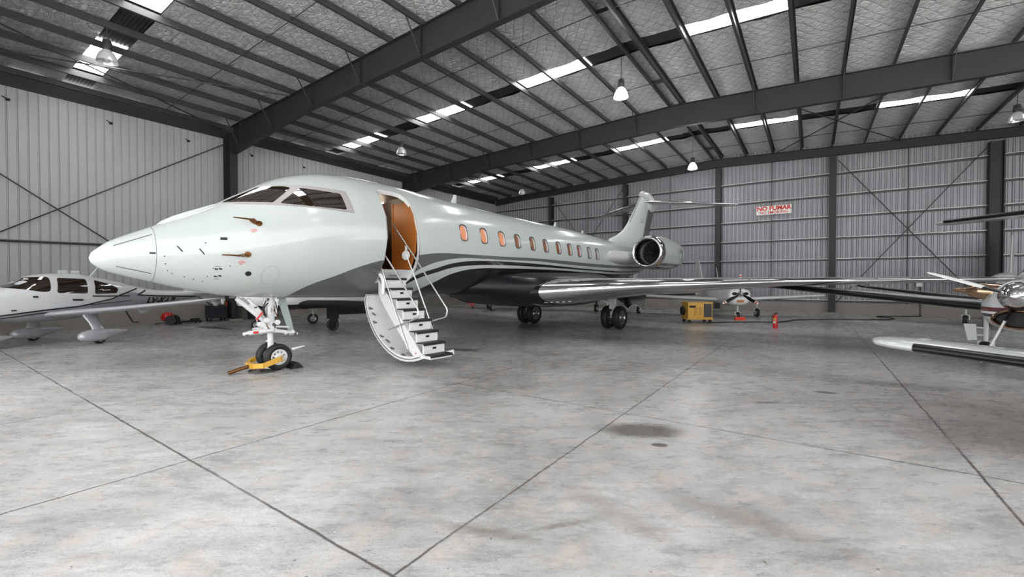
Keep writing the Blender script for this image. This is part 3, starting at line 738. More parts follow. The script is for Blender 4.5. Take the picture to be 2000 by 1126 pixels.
for pl, w_ in (([(1.75,2.54),(1.68,2.44)],.02), ([(1.45,2.50),(1.38,2.40)],.02), ([(1.15,2.70),(1.05,2.70)],.05), ([(2.11,2.40),(2.03,2.40)],.03)):
    JF.line(pl, w_, 1, .006).build('latch', M_black, jet)
pp = MB()
for sd in (1, -1):
    c = JF.on(.70, 2.06, sd, .004); n = JF.nrm(.70, JF.th(.70, 2.06)*sd); pp.lathe([(.052,-.01), (.052,.004), (.03,.006), (0,.003)], c, n, 24)
pp.build('round_port', M_dark, jet)
for sd in (1, -1):
    for x0, x1, z0, z1, m in ((.58,.94,3.02,3.085,0), (.77,1.14,2.42,2.37,1)):
        q = MB(); n = JF.nrm(x0, JF.th(x0, z0)*sd)
        a = JF.on(x0, z0, sd, -.01); b_ = a + n*.10 + Vector((.10,0,.03 if m == 0 else -.02))
        q.bar(a, b_, .02, .09, 0, (1,0,0)); q.tube([b_, b_+Vector((.12,0,.004)), b_+Vector((.30,0,.006))], [.016,.016,.010], 8)
        q.lathe([(.055,0),(.055,.012),(0,.014)], JF.on(x0-.02, z0, sd, 0), n, 16)
        q.build('pitot_probe', M_brown, jet, 40)
rp = MB()
for sd in (1, -1):
    for x, z in ((.66,2.90),(.84,2.29)):
        for k, w in ((0,.11),(1,.13),(2,.05)): JF.line([(x+w/2+.02*(k==2)-.02, z-.026*k),(x-w/2, z-.026*k)], .010, sd, .004, rp)
rp.build('warning_placard', M_red, jet)
evs = MB(); evs.loft([[Vector((x, w*math.cos(a), JF.pt(x,0).z-.06+h*math.sin(a))) for a in [PI*k/10 for k in range(11)]] for x, w, h in ((1.93,.02,.06),(1.85,.08,.105),(1.68,.12,.125),(1.4,.12,.12),(1.15,.10,.09),(.95,.04,.06))], False, 0, False)
evs.build('sensor_fairing', M_white, jet, 60)
for s, z, h in ((5.28,4.33,.30),(10.9,4.14,.22),(13.1,4.04,.18)):
    q = MB(); wing(q, [((-s, 0, z-.06), .26, .09), ((-s-.16, 0, z+h), .13, .09)], vertical=True); q.build('blade_antenna', M_white, jet, 40)
# belly fairing
BF = Fus([(-s, zc, w, 2.30-zc if s < 13 else 2.25-zc, zc-zb, e) for s, w, zb, zc, e in ((5.2,.55,1.50,1.75,2.2),(6.0,1.20,1.40,1.72,2.4),(6.7,1.66,1.22,1.68,2.6),(7.6,1.98,1.07,1.66,2.8),(9.5,2.08,.95,1.64,2.9),(11,2.06,.93,1.64,2.9),(12.5,1.9,1.02,1.66,2.7),(13.5,1.55,1.27,1.75,2.5),(14.6,.9,1.62,1.9,2.2))])
q = MB(); BF.mesh([-5.2-.15*k for k in range(63) if -5.2-.15*k > -14.6] + [-14.6], 64, q); q.build('belly_fairing', mat('satin_charcoal_paint', (27,25,29), .25, spec=.2, var=.05, vscale=3), jet, 50)
# doorway interior
q = MB(); q.prism([(.25,1.9),(.88,1.9),(1.16,2.2),(.25,2.2)], 0, -2.96, -2.02); si = q.build('door_sill', M_gear, jet)
q = MB(); q.box((-2.5,1.03,2.06), (.3,.02,.03)); q.box((-2.35,1.06,2.12), (.12,.02,.05)); q.build('latch', M_grey, si)
q = MB(); q.prism([(.46,2.2),(1.17,2.2),(1.38,2.65),(1.42,3.1),(1.33,3.55),(1.12,3.93),(.85,4.12),(.46,4.12)], 0, -2.90, -2.86); q.build('wood_bulkhead', M_wood, jet)
q = MB(); q.box((-2.87,.47,3.15), (.05,.05,1.86)); q.box((-2.86,.9,2.62), (.06,.16,.05)); q.build('galley_trim', M_wood, jet)
q = MB(); q.box((-2.45,-.52,2.75), (.7,.08,1.0)); q.box((-2.45,-.5,3.3), (.75,.12,.05)); q.build('galley_cabinet', M_wood_d, jet)
q = MB(); q.box((-2.45,.02,3.99), (.75,.22,.03)); q.box((-2.45,-.50,3.36), (.5,.04,.04)); q.build('cabin_light', mat('cabin_light_strip', (255,246,230), .4, emit=(255,240,214), estr=6), jet)
l = bpy.data.lights.new('cabin_glow', 'POINT'); l.energy = 6; l.color = (1,.78,.55); l.shadow_soft_size = .12
lo = bpy.data.objects.new('cabin_glow', l); COL.objects.link(lo); lo.parent = jet; lo.location = (-2.4, .1, 3.75)
q = MB(); P = []
for (s, z), (s2, z2) in zip(door, door[1:]+door[:1]):
    for k in range(4):
        t_ = k/4; P.append((s+(s2-s)*t_, z+(z2-z)*t_))
cs_ = sum(p[0] for p in P)/len(P); cz_ = sum(p[1] for p in P)/len(P); rg = []
for sx_, off in ((.035,-.004),(.035,-.09),(.005,-.09),(.0,-.004)):
    rg.append([JF.on(-(s + (cs_-s)/max(.01, math.hypot(cs_-s, cz_-z))*sx_), z + (cz_-z)/max(.01, math.hypot(cs_-s, cz_-z))*sx_, 1, off) for s, z in P])
q.loft(rg, False); q.build('door_frame', M_reveal, jet, 40)
# airstair
arc = [(.66,1.60),(.61,1.50),(.60,1.40),(.65,1.22),(.73,1.05),(.84,.87),(.98,.70),(1.15,.54),(1.35,.40),(1.58,.28),(1.82,.20),(2.02,.165),(2.22,.155),(2.48,.185),(2.72,.25)]
def offs_arc(d):
    P = [Vector(p) for p in arc]; o = []
    for i, p in enumerate(P):
        t = (P[min(i+1, len(P)-1)]-P[max(i-1, 0)]).normalized(); n = Vector((-t.y, t.x)); o.append(p + n*d)   # towards the stairs
    return o
q = MB(); o0, o1 = offs_arc(0), offs_arc(.075)
q.loft([[Vector((-s, p.x, p.y)) for p in (o0[i], o0[i], o1[i], o1[i])] if False else
        [Vector((-1.97, o0[i].x, o0[i].y)), Vector((-2.93, o0[i].x, o0[i].y)), Vector((-2.93, o1[i].x, o1[i].y)), Vector((-1.97, o1[i].x, o1[i].y))] for i in range(len(arc))], True)
stair = q.build('airstair', mat('white_airstair_paint', (232,232,232), .3, coat=.4, var=.04, vscale=9), jet, 30)
for s0 in (1.955, 2.915):
    q = MB(); a0, a1 = offs_arc(-.012), offs_arc(.10)
    q.loft([[Vector((-s0, a0[i].x, a0[i].y)), Vector((-s0-.03, a0[i].x, a0[i].y)), Vector((-s0-.03, a1[i].x, a1[i].y)), Vector((-s0, a1[i].x, a1[i].y))] for i in range(len(arc))], True); q.build('shell_rim', M_gear, stair, 30)
q = MB(); a0 = offs_arc(.045); q.tube([(-1.945, p.x, p.y) for p in a0], .010, 6); q.build('door_seal', M_grey, stair, 50)
NT = 8
def tread(k): return (1.12+.236*k, 1.985-.2385*k)
for k in range(NT):
    n, z = tread(k)
    q = MB(); q.box((-2.4, n+.0, z+.0), (.60, .27, .022)); q.box((-2.4, n+.137, z-.018), (.61, .03, .05)); q.build('stair_tread', M_black, stair)
    if k < NT-1:
        n2, z2 = tread(k+1)
        q = MB(); q.box((-2.4, n+.10, (z+z2)/2-.012), (.585, .05, z-z2-.02)); r_ = q.build('stair_riser', M_gear, stair)
        if k > 0:
            q = MB(); q.box((-2.40, n+.127, (z+z2)/2+.005), (.10, .004, .045)); q.build('riser_placard', M_dark, r_)
    else:
        q = MB(); q.box((-2.4, n+.0, z-.045), (.60, .26, .065)); q.build('bottom_step', M_gear, stair)
for s0 in (2.09, 2.71):
    q = MB(); pts = []
    for k in range(NT): pts.append((tread(k)[0]-.12, tread(k)[1]-.03))
    top = [(n, z) for n, z in pts] + [(2.78, .30)]; bot = [(n-.06 if i else n, z-.34) for i, (n, z) in enumerate(pts)]
    bot = [(b0, max(z0, .24)) for b0, z0 in bot]
    q.prism(top + list(reversed(bot)), 0, -s0-.012, -s0+.012); q.build('stringer', M_gear, stair)
q = MB()
for i in (3,5,7,9,11):
    p = offs_arc(.09)[i]; q.box((-2.03, p.x, p.y), (.10,.03,.03)); q.box((-1.99, p.x+.02, p.y+.03), (.03,.05,.03))
for i in (4,8,12): p = offs_arc(.11)[i]; q.tube([(-2.06, p.x-.08, p.y+.05), (-2.06, p.x+.06, p.y)], .02, 6)
q.build('latch_fitting', M_alu, stair)
q = MB(); q.box((-2.08, 2.42, .33), (.02,.03,.03)); q.build('red_pin', M_red, stair)
M_rail = mat('polished_rail_tube', (214,214,212), .2, metal=.8, var=.05)
def bend(P, r=.09, k=6):
    out = [Vector(P[0])]
    for i in range(1, len(P)-1):
        p = Vector(P[i]); a = Vector(P[i-1])-p; b = Vector(P[i+1])-p; d = min(r, a.length*.45, b.length*.45)
        p0, p1 = p+a.normalized()*d, p+b.normalized()*d
        for j in range(k+1): t = j/k; out.append(p0*(1-t)**2 + p*2*t*(1-t) + p1*t*t)
    out.append(Vector(P[-1])); return out
rails = [[(-2.72,.67,3.38),(-2.75,1.49,2.53),(-2.75,2.71,1.27),(-2.75,2.66,1.10),(-2.74,1.96,.93)],
         [(-2.74,1.18,2.60),(-2.75,1.54,1.99),(-2.75,2.03,1.09),(-2.74,2.33,.51)],
         [(-2.05,1.20,2.64),(-2.05,1.83,2.03),(-2.05,2.55,1.29),(-2.05,2.55,1.13),(-2.05,1.44,.78)],
         [(-2.05,1.12,2.34),(-2.05,1.44,1.73),(-2.05,1.82,1.03),(-2.05,2.17,.40)]]
for i, r_ in enumerate(rails):
    q = MB(); q.tube(bend(r_), .019 if i in (0,2) else .016, 8)
    if i == 1: q.lathe([(0,-.012),(.11,-.012),(.12,0),(.11,.012),(0,.012)], (-2.745,1.18,2.56), (1,.3,0), 20); q.box((-2.745,1.19,2.74), (.05,.03,.13))
    q.build('handrail', M_rail if i != 1 else M_gear, stair, 50)
for s0 in (2.02,):
    q = MB(); q.tube(bend([(-s0,.95,1.95),(-s0,1.12,2.12),(-s0,1.30,1.95),(-s0,1.28,1.62)], .12), .045, 10); q.build('hinge_arm', M_gear, stair, 60)
# wings
def jet_wing(sd):
    secs = [((-6.9,1.55,1.50),6.6,.14), ((-7.22,2.0,1.57),6.2,.15), ((-8.75,4.6,1.76),4.6,.115), ((-10.75,8.0,1.90),3.3,.085), ((-12.6,11.2,1.96),2.4,.075), ((-14.2,13.9,1.98),1.6,.07)]
    sc = [((a[0], a[1]*sd, a[2]), c, t) for a, c, t in secs]
    q = MB(); wing(q, sc, n=18); w = q.build('wing', M_silver, jet, 40)
    q = MB()
    ring = []
    for a, c, t in sc[1:]:
        r_ = []
        x1 = .13 if a[1]*sd < 3 else .11
        for x, z in foil(12, t, 0, x1):
            g = Vector((-(x-.02), 0, z)).normalized()*.006
            r_.append(Vector(a) + Vector((-x*c, 0, z*c)) + g)
        ring.append(r_)
    q.loft(ring, False, 0, False); q.build('slat', M_chrome, w, 60)
    w.data.materials[0] = mat('grey_wing_paint', (176,176,176), .3, metal=.2, coat=.4, var=.04)
    q = MB(); wing(q, [((-6.55,1.25*sd,1.52),7.0,.14), ((-6.95,1.7*sd,1.55),6.5,.15), ((-7.2,1.995*sd,1.57),6.25,.152)], n=18, grow=.008); q.build('wing_root_fairing', MATS['satin_charcoal_paint'], w, 40)
    q = MB()
    for i in range(1, len(sc)-1):
        a0, c0, t0 = sc[i]; a1, c1, t1 = sc[i+1]
        for f in (.62,):
            p = Vector(a0).lerp(Vector(a1), f); c = c0+(c1-c0)*f; t = t0+(t1-t0)*f
            q.loft([[p + Vector((-c*(.70+.12*k)-.0, wy*math.cos(a)*.5, -.035*c*.9 + h*math.sin(a))) for a in [2*PI*j/10 for j in range(10)]] for k, (wy, h) in enumerate(((.02,.02),(.16,.10),(.18,.12),(.10,.07),(.02,.02)))], True)
    q.build('flap_fairing', M_silver, w, 50)
    q = MB(); a, c, t = sc[-1]
    wing(q, [(Vector(a), c, .07), (Vector(a)+Vector((-.5,.25*sd,.35)), c*.75, .07), (Vector(a)+Vector((-1.2,.45*sd,1.35)), c*.35, .07)]); q.build('winglet', M_white, w, 40)
    return w
jet_wing(1); jet_wing(-1)
q = MB()
for k in range(5): q.box((-7.42-.10*k, 2.16+.16*k, 1.245+.01*k), (.09,.10,.025))
q.build('wing_placard', M_alu, jet)
# tail
q = MB()
wing(q, [((-15.3,0,3.6), 4.7, .05), ((-15.9,0,4.05), 4.35-.2, .055), ((-16.75,0,4.3), 3.3, .065), ((-17.4,0,4.6), 2.75, .075), ((-17.94,0,5.0), 2.35, .085), ((-18.85,0,5.9), 1.82, .09), ((-19.7,0,6.8), 1.42, .10)], vertical=True, n=16)
fin = q.build('tail_fin', mat('bright_white_tail_paint', (222,228,226), .25, coat=.3, var=.02), jet, 50)
q = MB()
q.loft([[Vector(p) for p in ((-20.0-.44*(z-4.4),.06,z),(-20.0-.44*(z-4.4),-.06,z),(-20.74-.5*(z-4.4),-.008,z),(-20.74-.5*(z-4.4),.008,z))] for z in (4.1,4.6,5.3,6.0,6.4)], True); q.build('rudder', M_grey, fin)
q = MB()
for a, c in (((-18.0,.10,5.05),(-19.55,.08,6.70)),((-18.07,.105,5.05),(-19.62,.085,6.70))): q.tube([a, c], .008, 5)
for z in (5.25,5.38):
    for x in (-19.55,-19.72): q.box((x,.095,z), (.10,.02,.03))
q.build('fin_marking', M_grey, fin)
bul = Fus([(-19.55,6.75,.02,.02,.02,2),(-19.65,6.80,.12,.12,.10,2),(-19.95,6.84,.20,.22,.20,2),(-20.4,6.82,.24,.27,.42,2),(-20.9,6.72,.22,.32,.70,2),(-21.4,6.58,.17,.27,.55,2),(-21.9,6.45,.08,.12,.2,2),(-22.05,6.42,.02,.03,.03,2)])
q = MB(); bul.mesh([-19.55-.05*k for k in range(51)], 32, q); q.build('tail_bullet', M_white, jet, 60)
for sd in (1,-1):
    q = MB(); sc = [((-20.15,.05*sd,6.50),1.6,.13), ((-20.95,2.2*sd,6.30),1.2,.12), ((-21.85,4.35*sd,6.09),.85,.11), ((-21.98,4.5*sd,6.08),.5,.06)]
    wing(q, sc, n=14); st_ = q.build('stabilizer', M_white, jet, 40)
    ring = []
    for a, c, t in sc:
        ring.append([Vector(a)+Vector((-x*c,0,z*c))+Vector((-(x-.02),0,z)).normalized()*.004 for x, z in foil(10, t, 0, .10)])
    q = MB(); q.loft(ring, False, 0, False); q.build('polished_edge', M_chrome, st_, 60)
# engines
def engine(sd):
    C = Vector((-14.85, 2.35*sd, 3.235)); ax = Vector((-1,0,0))
    nac = [(.745,.33),(.765,.5),(.79,.9),(.80,1.4),(.785,2.0),(.745,2.7),(.67,3.4),(.56,4.05),(.47,4.4),(.45,4.4),(.50,3.9)]
    nac = [(r_, h_ if h_ < 1 else 1+(h_-1)*.86) for r_, h_ in nac]
    q = MB(); q.lathe(nac, C, ax, 56)
    ML = livery('nacelle_livery_%s' % ('a' if sd > 0 else 'b'), JW, [([(14,2.72),(24,2.80)], JG), ([(14,2.62),(24,2.68)], JW), ([(14,2.56),(24,2.62)], (30,28,31)), ([(14,2.47),(24,2.5)], (200,200,200))], .2, .7)
    e = q.build('engine', ML, jet, 60)
    q = MB(); q.lathe([(.53,.75),(.525,.45),(.535,.26),(.56,.12),(.595,.035),(.635,.0),(.675,.02),(.71,.09),(.735,.2),(.752,.36)], C, ax, 56); q.build('intake_lip', M_chrome, e, 70)
    q = MB(); q.lathe([(.528,.46),(.525,.95)], C, ax, 48); q.build('intake_duct', mat('grey_duct_lining', (170,168,166), .5, var=.1), e, 60)
    q = MB(); q.lathe([(.55,.93),(0,.93)], C, ax, 40); q.build('fan_casing', M_dark, e)
    q = MB(); q.lathe([(.40,4.1),(0,4.1)], C, ax, 32); q.build('exhaust_core', M_dark, e)
    q = MB(); q.lathe([(.01,.52),(.06,.56),(.12,.66),(.165,.80),(.17,.92)], C, ax, 24); q.build('fan_spinner', M_dark, e, 60)
    for k in range(24):
        a = 2*PI*k/24; b = MB(); vs = []
        for r_, tw in ((.165,.5),(.30,.34),(.43,.25),(.522,.2)):
            for h in (-1, 1):
                aa = a + h*.085*(.165/r_)**.3*math.sin(1.1-tw*.6) + .25*(r_-.165)
                vs.append(C + ax*(.80+h*.05) + Vector((0, math.cos(aa), math.sin(aa)))*r_)
        b.add(vs, [(0,1,3,2),(2,3,5,4),(4,5,7,6)]); b.build('fan_blade', mat('titanium_fan_blade', (92,92,95), .4, metal=.5), e, 60)
    q = MB(); wing(q, [((-12.9,.85*sd,3.02),5.6,.118), ((-13.7,1.25*sd,3.03),4.6,.13), ((-15.0,1.5*sd,3.05),3.1,.16), ((-15.25,1.70*sd,3.06),2.8,.16)], n=14); q.build('pylon', mat('pale_grey_pylon_paint', (186,188,190), .3, coat=.4, var=.03), jet, 50)
    if sd > 0:
        # registration curved along the nacelle side
        t = text_mesh('registration', 'LV-B', .34, mat('dark_registration_paint', (40,40,42), .4), e, (0,0,0), (0,0,0), .0, .0)
        for v in t.data.vertices:
            u, w = v.co.x, v.co.y; ang = w/.78 + .12; r_ = .80 if u < .2 else .78
            r_ = hermite([k[1] for k in nac[:9]], [k[0] for k in nac[:9]], 1.95+u+.3) + .006
            v.co = C + ax*(2.25+u) + Vector((0, math.cos(ang), math.sin(ang)))*r_
    q = MB(); q.lathe([(hermite([k[1] for k in nac[:9]], [k[0] for k in nac[:9]], h)+.004, h) for h in (2.55,2.6,2.63)], C, ax, 56); q.build('reverser_seam', M_grey, e, 60)
engine(1); engine(-1)
# landing gear
def tubes(*P): 
    q = MB()
    for p0, p1, r in P: q.tube([p0, p1], r, 12)
    return q
q = tubes(((-.04,0,.28),(-.02,0,.95),.062), ((-.02,0,.85),(.0,0,1.62),.105), ((-.08,-.30,.28),(-.08,.36,.28),.045), ((-.02,0,.95),(.62,0,1.56),.05), ((.0,.05,1.05),(.45,.10,1.55),.035))
q.box((-.06,0,.40), (.16,.12,.14)); q.lathe([(.125,0),(.135,.03),(.135,.10),(.125,.13)], (-.02,0,.80), (0,0,1), 20)
q.tube([(-.02,.13,.86),(.30,.13,.84),(.55,.13,.82)], [.05,.055,.035], 10); q.tube([(-.05,.13,.84),(-.28,.12,.80),(-.56,.10,.73)], [.045,.04,.03], 10)
q.tube([(-.08,.06,.93),(-.40,.06,.89)], .022, 8); q.tube([(.0,-.1,.90),(.28,-.12,.88)], .03, 8)
for p in ((.14,.1,1.02),(.22,.1,1.0)): q.lathe([(.05,-.03),(.05,.03)], p, (0,1,0), 14, 0, True)
for k in range(6): q.box((random.uniform(-.12,.10), random.choice((-.11,.11)), 1.0+.1*k), (.07,.07,.06))
for p, r_, h in (((0,0,1.02),.125,.05),((0,0,1.22),.12,.04),((0,0,1.45),.125,.06),((-.02,0,.62),.075,.03)): q.lathe([(r_*.8,-h/2),(r_,-h/2),(r_,h/2),(r_*.8,h/2)], p, (0,0,1), 20)
q.tube([(-.02,-.05,1.00),(.50,-.08,1.56)], .03, 8); q.bar((.22,.02,1.22),(.40,.05,1.42),.12,.05); q.bar((.05,.11,1.18),(.05,.11,1.38),.10,.06); q.bar((-.11,.10,1.15),(-.11,.10,1.50),.06,.05)
for p in ((.10,.15,1.08),(.19,.14,.99),(-.12,.13,1.02)): q.lathe([(.02,-.03),(.055,-.03),(.06,0),(.055,.03),(.02,.03)], p, (0,1,0), 14, 0, True)
for x in (-.45,-.30,.22,.42): q.lathe([(.045,-.03),(.055,0),(.045,.03)], (x, .12, .78 if x < 0 else .83), (1,0,.1), 14, 0, True)
ng = q.build('nose_gear', M_gear, jet, 40)
q = MB()
for p, d in (((.02,.115,1.30),(.05,.02,.09)),((.12,.08,1.20),(.06,.05,.05)),((-.10,.11,1.32),(.04,.03,.10)),((.30,.10,1.36),(.05,.04,.03)),((-.06,.12,.98),(.06,.03,.05)),((.48,.14,.81),(.06,.05,.04)),((-.50,.12,.74),(.05,.05,.04)),((.06,.12,1.52),(.04,.03,.06))): q.box(p, d)
q.build('gear_fitting', M_rod, ng)
q = MB()
for P_ in ([(.05,.14,1.12),(.12,.17,.98),(.04,.16,.86)], [(-.06,.12,1.30),(-.13,.15,1.12),(-.10,.14,.96)]): q.tube(bend(P_, .08), .010, 6)
q.build('copper_hose', M_brown, ng, 60)
q = MB()
for a, b_, c in (((.10,.12,1.5),(.2,.16,1.3),(.05,.12,1.05)),((-.08,.12,1.5),(-.14,.14,1.2),(-.07,.12,.9)),((.06,.13,1.45),(.16,.15,1.35),(.12,.13,1.15))): q.tube(bend([a,b_,c],.1), .012, 6)
q.build('hydraulic_hose', M_black, ng, 60)
q = MB(); q.box((.33,.19,.84), (.10,.01,.05)); q.bar((.15,.13,1.28),(.30,.13,1.10),.03,.03); q.build('red_tag', M_red, ng)
for n in (-.19, .22): wheel(ng, (-.09, n, .28), .28, .20, (0,1,0), M_tire, M_gear)
q = MB(); q.prism([(-.24,1.56),(-.42,1.56),(-.63,.68),(-.52,.67)], 1, -.20, -.165); q.build('gear_door', mat('grey_green_door_paint', (168,180,178), .4, var=.05), ng)
q = MB(); q.tube([(-.35,.3,.42),(-.62,.34,.47)], [.035,.012], 8); q.build('tow_pin', M_gear, ng, 50)
def main_gear(sd, s0):
    n0 = 2.03*sd
    q = tubes(((-s0,n0,.46),(-s0+.02,n0,1.02),.085), ((-s0+.02,n0,.95),(-s0+.05,n0,1.62),.13), ((-s0,n0-.30,.46),(-s0,n0+.30,.46),.06), ((-s0+.04,n0,1.1),(-s0+.3,n0-1.1*sd,1.35),.06), ((-s0+.05,n0,1.0),(-s0+.55,n0-.5*sd,1.2),.04))
    q.prism([(n0-.16,.80),(n0+.16,.80),(n0+.09,1.05),(n0-.09,1.05)], 0, -s0+.10, -s0+.16); q.box((-s0+.13,n0,.62), (.08,.16,.16)); q.box((-s0+.14,n0-.03,1.2), (.1,.22,.4))
    g = q.build('main_gear', M_gear, jet, 40)
    for d in (-.255,.255): wheel(g, (-s0, n0+d, .465), .465, .29, (0,1,0), M_tire, M_alu)
    q = MB(); q.prism([(1.72*sd,1.27),(2.37*sd,.78),(2.46*sd,.90),(2.58*sd,.96),(2.72*sd,.95),(2.86*sd,.88),(2.95*sd,.78),(3.12*sd,1.40),(2.4*sd,1.45)], 0, -s0-.70, -s0-.64); d_ = q.build('gear_door', M_char, g)
    q = MB(); q.tube([(-s0-.64,1.72*sd,1.27),(-s0-.64,2.37*sd,.775)], .018, 6); q.tube([(-s0-.64,2.37*sd,.78),(-s0-.64,2.46*sd,.90),(-s0-.64,2.58*sd,.96),(-s0-.64,2.72*sd,.95),(-s0-.64,2.86*sd,.88),(-s0-.64,2.95*sd,.78)], .016, 6); q.build('door_edge', M_gear, d_, 50)
main_gear(1, 12.36); main_gear(-1, 12.02)

# things at the jet's nose wheel (given in the jet's own frame)
def jw(s, n, z=0.0):
    a = math.radians(84.966); A = Vector((math.cos(a), math.sin(a), 0)); N = Vector((A.y, -A.x, 0))
    return Vector(JO) + A*s + N*n + Vector((0,0,z))
tb = thing('tow_bar_head', 'yellow steel tow bar head clamped on the jet nose wheel', 'tow bar', jw(-.3, .1), JRZ)
def tl(s, n, z): 
    v = Vector((-(s+.3), n-.1, z)); return v
q = MB()
for n in (-.36,.42):
    q.bar(tl(.13,n,.28), tl(-.28,n,.16), .055, .10); q.bar(tl(-.26,n,.16), tl(-.40,n*.35+.05,.14), .06, .10)
q.bar(tl(-.38,-.12,.14), tl(-.38,.24,.14), .10, .10); q.build('fork', M_yel, tb)
q = MB(); q.tube([tl(-.36,.05,.14), tl(-.80,.05,.045)], .038, 12); q.build('handle', M_brown, tb, 50)
q = MB(); q.tube([tl(.10,.42,.28), tl(.10,.50,.28)], .035, 12); q.build('lock_pin', M_alu, tb, 50)
ck = thing('wheel_chock', 'black rubber wedge chock behind the jet nose wheel', 'chock', jw(.42, .24), JRZ)
q = MB(); q.prism([(-.14,0),(.13,0),(.05,.10),(-.03,.13)], 1, -.17, .17); q.tube([(-.02,-.2,.06),(-.02,.2,.06)], .02, 8); q.build('wedge', M_black, ck)
q = MB(); q.lathe([(0,.004),(.25,.004),(.27,.03),(.255,.035),(.24,.012),(0,.012)], jw(-.20,.16), (0,0,1), 32)
tag(q.build('drip_tray', M_alu, None, 40), 'round silver drip tray on the floor in front of the jet nose wheel', 'tray')

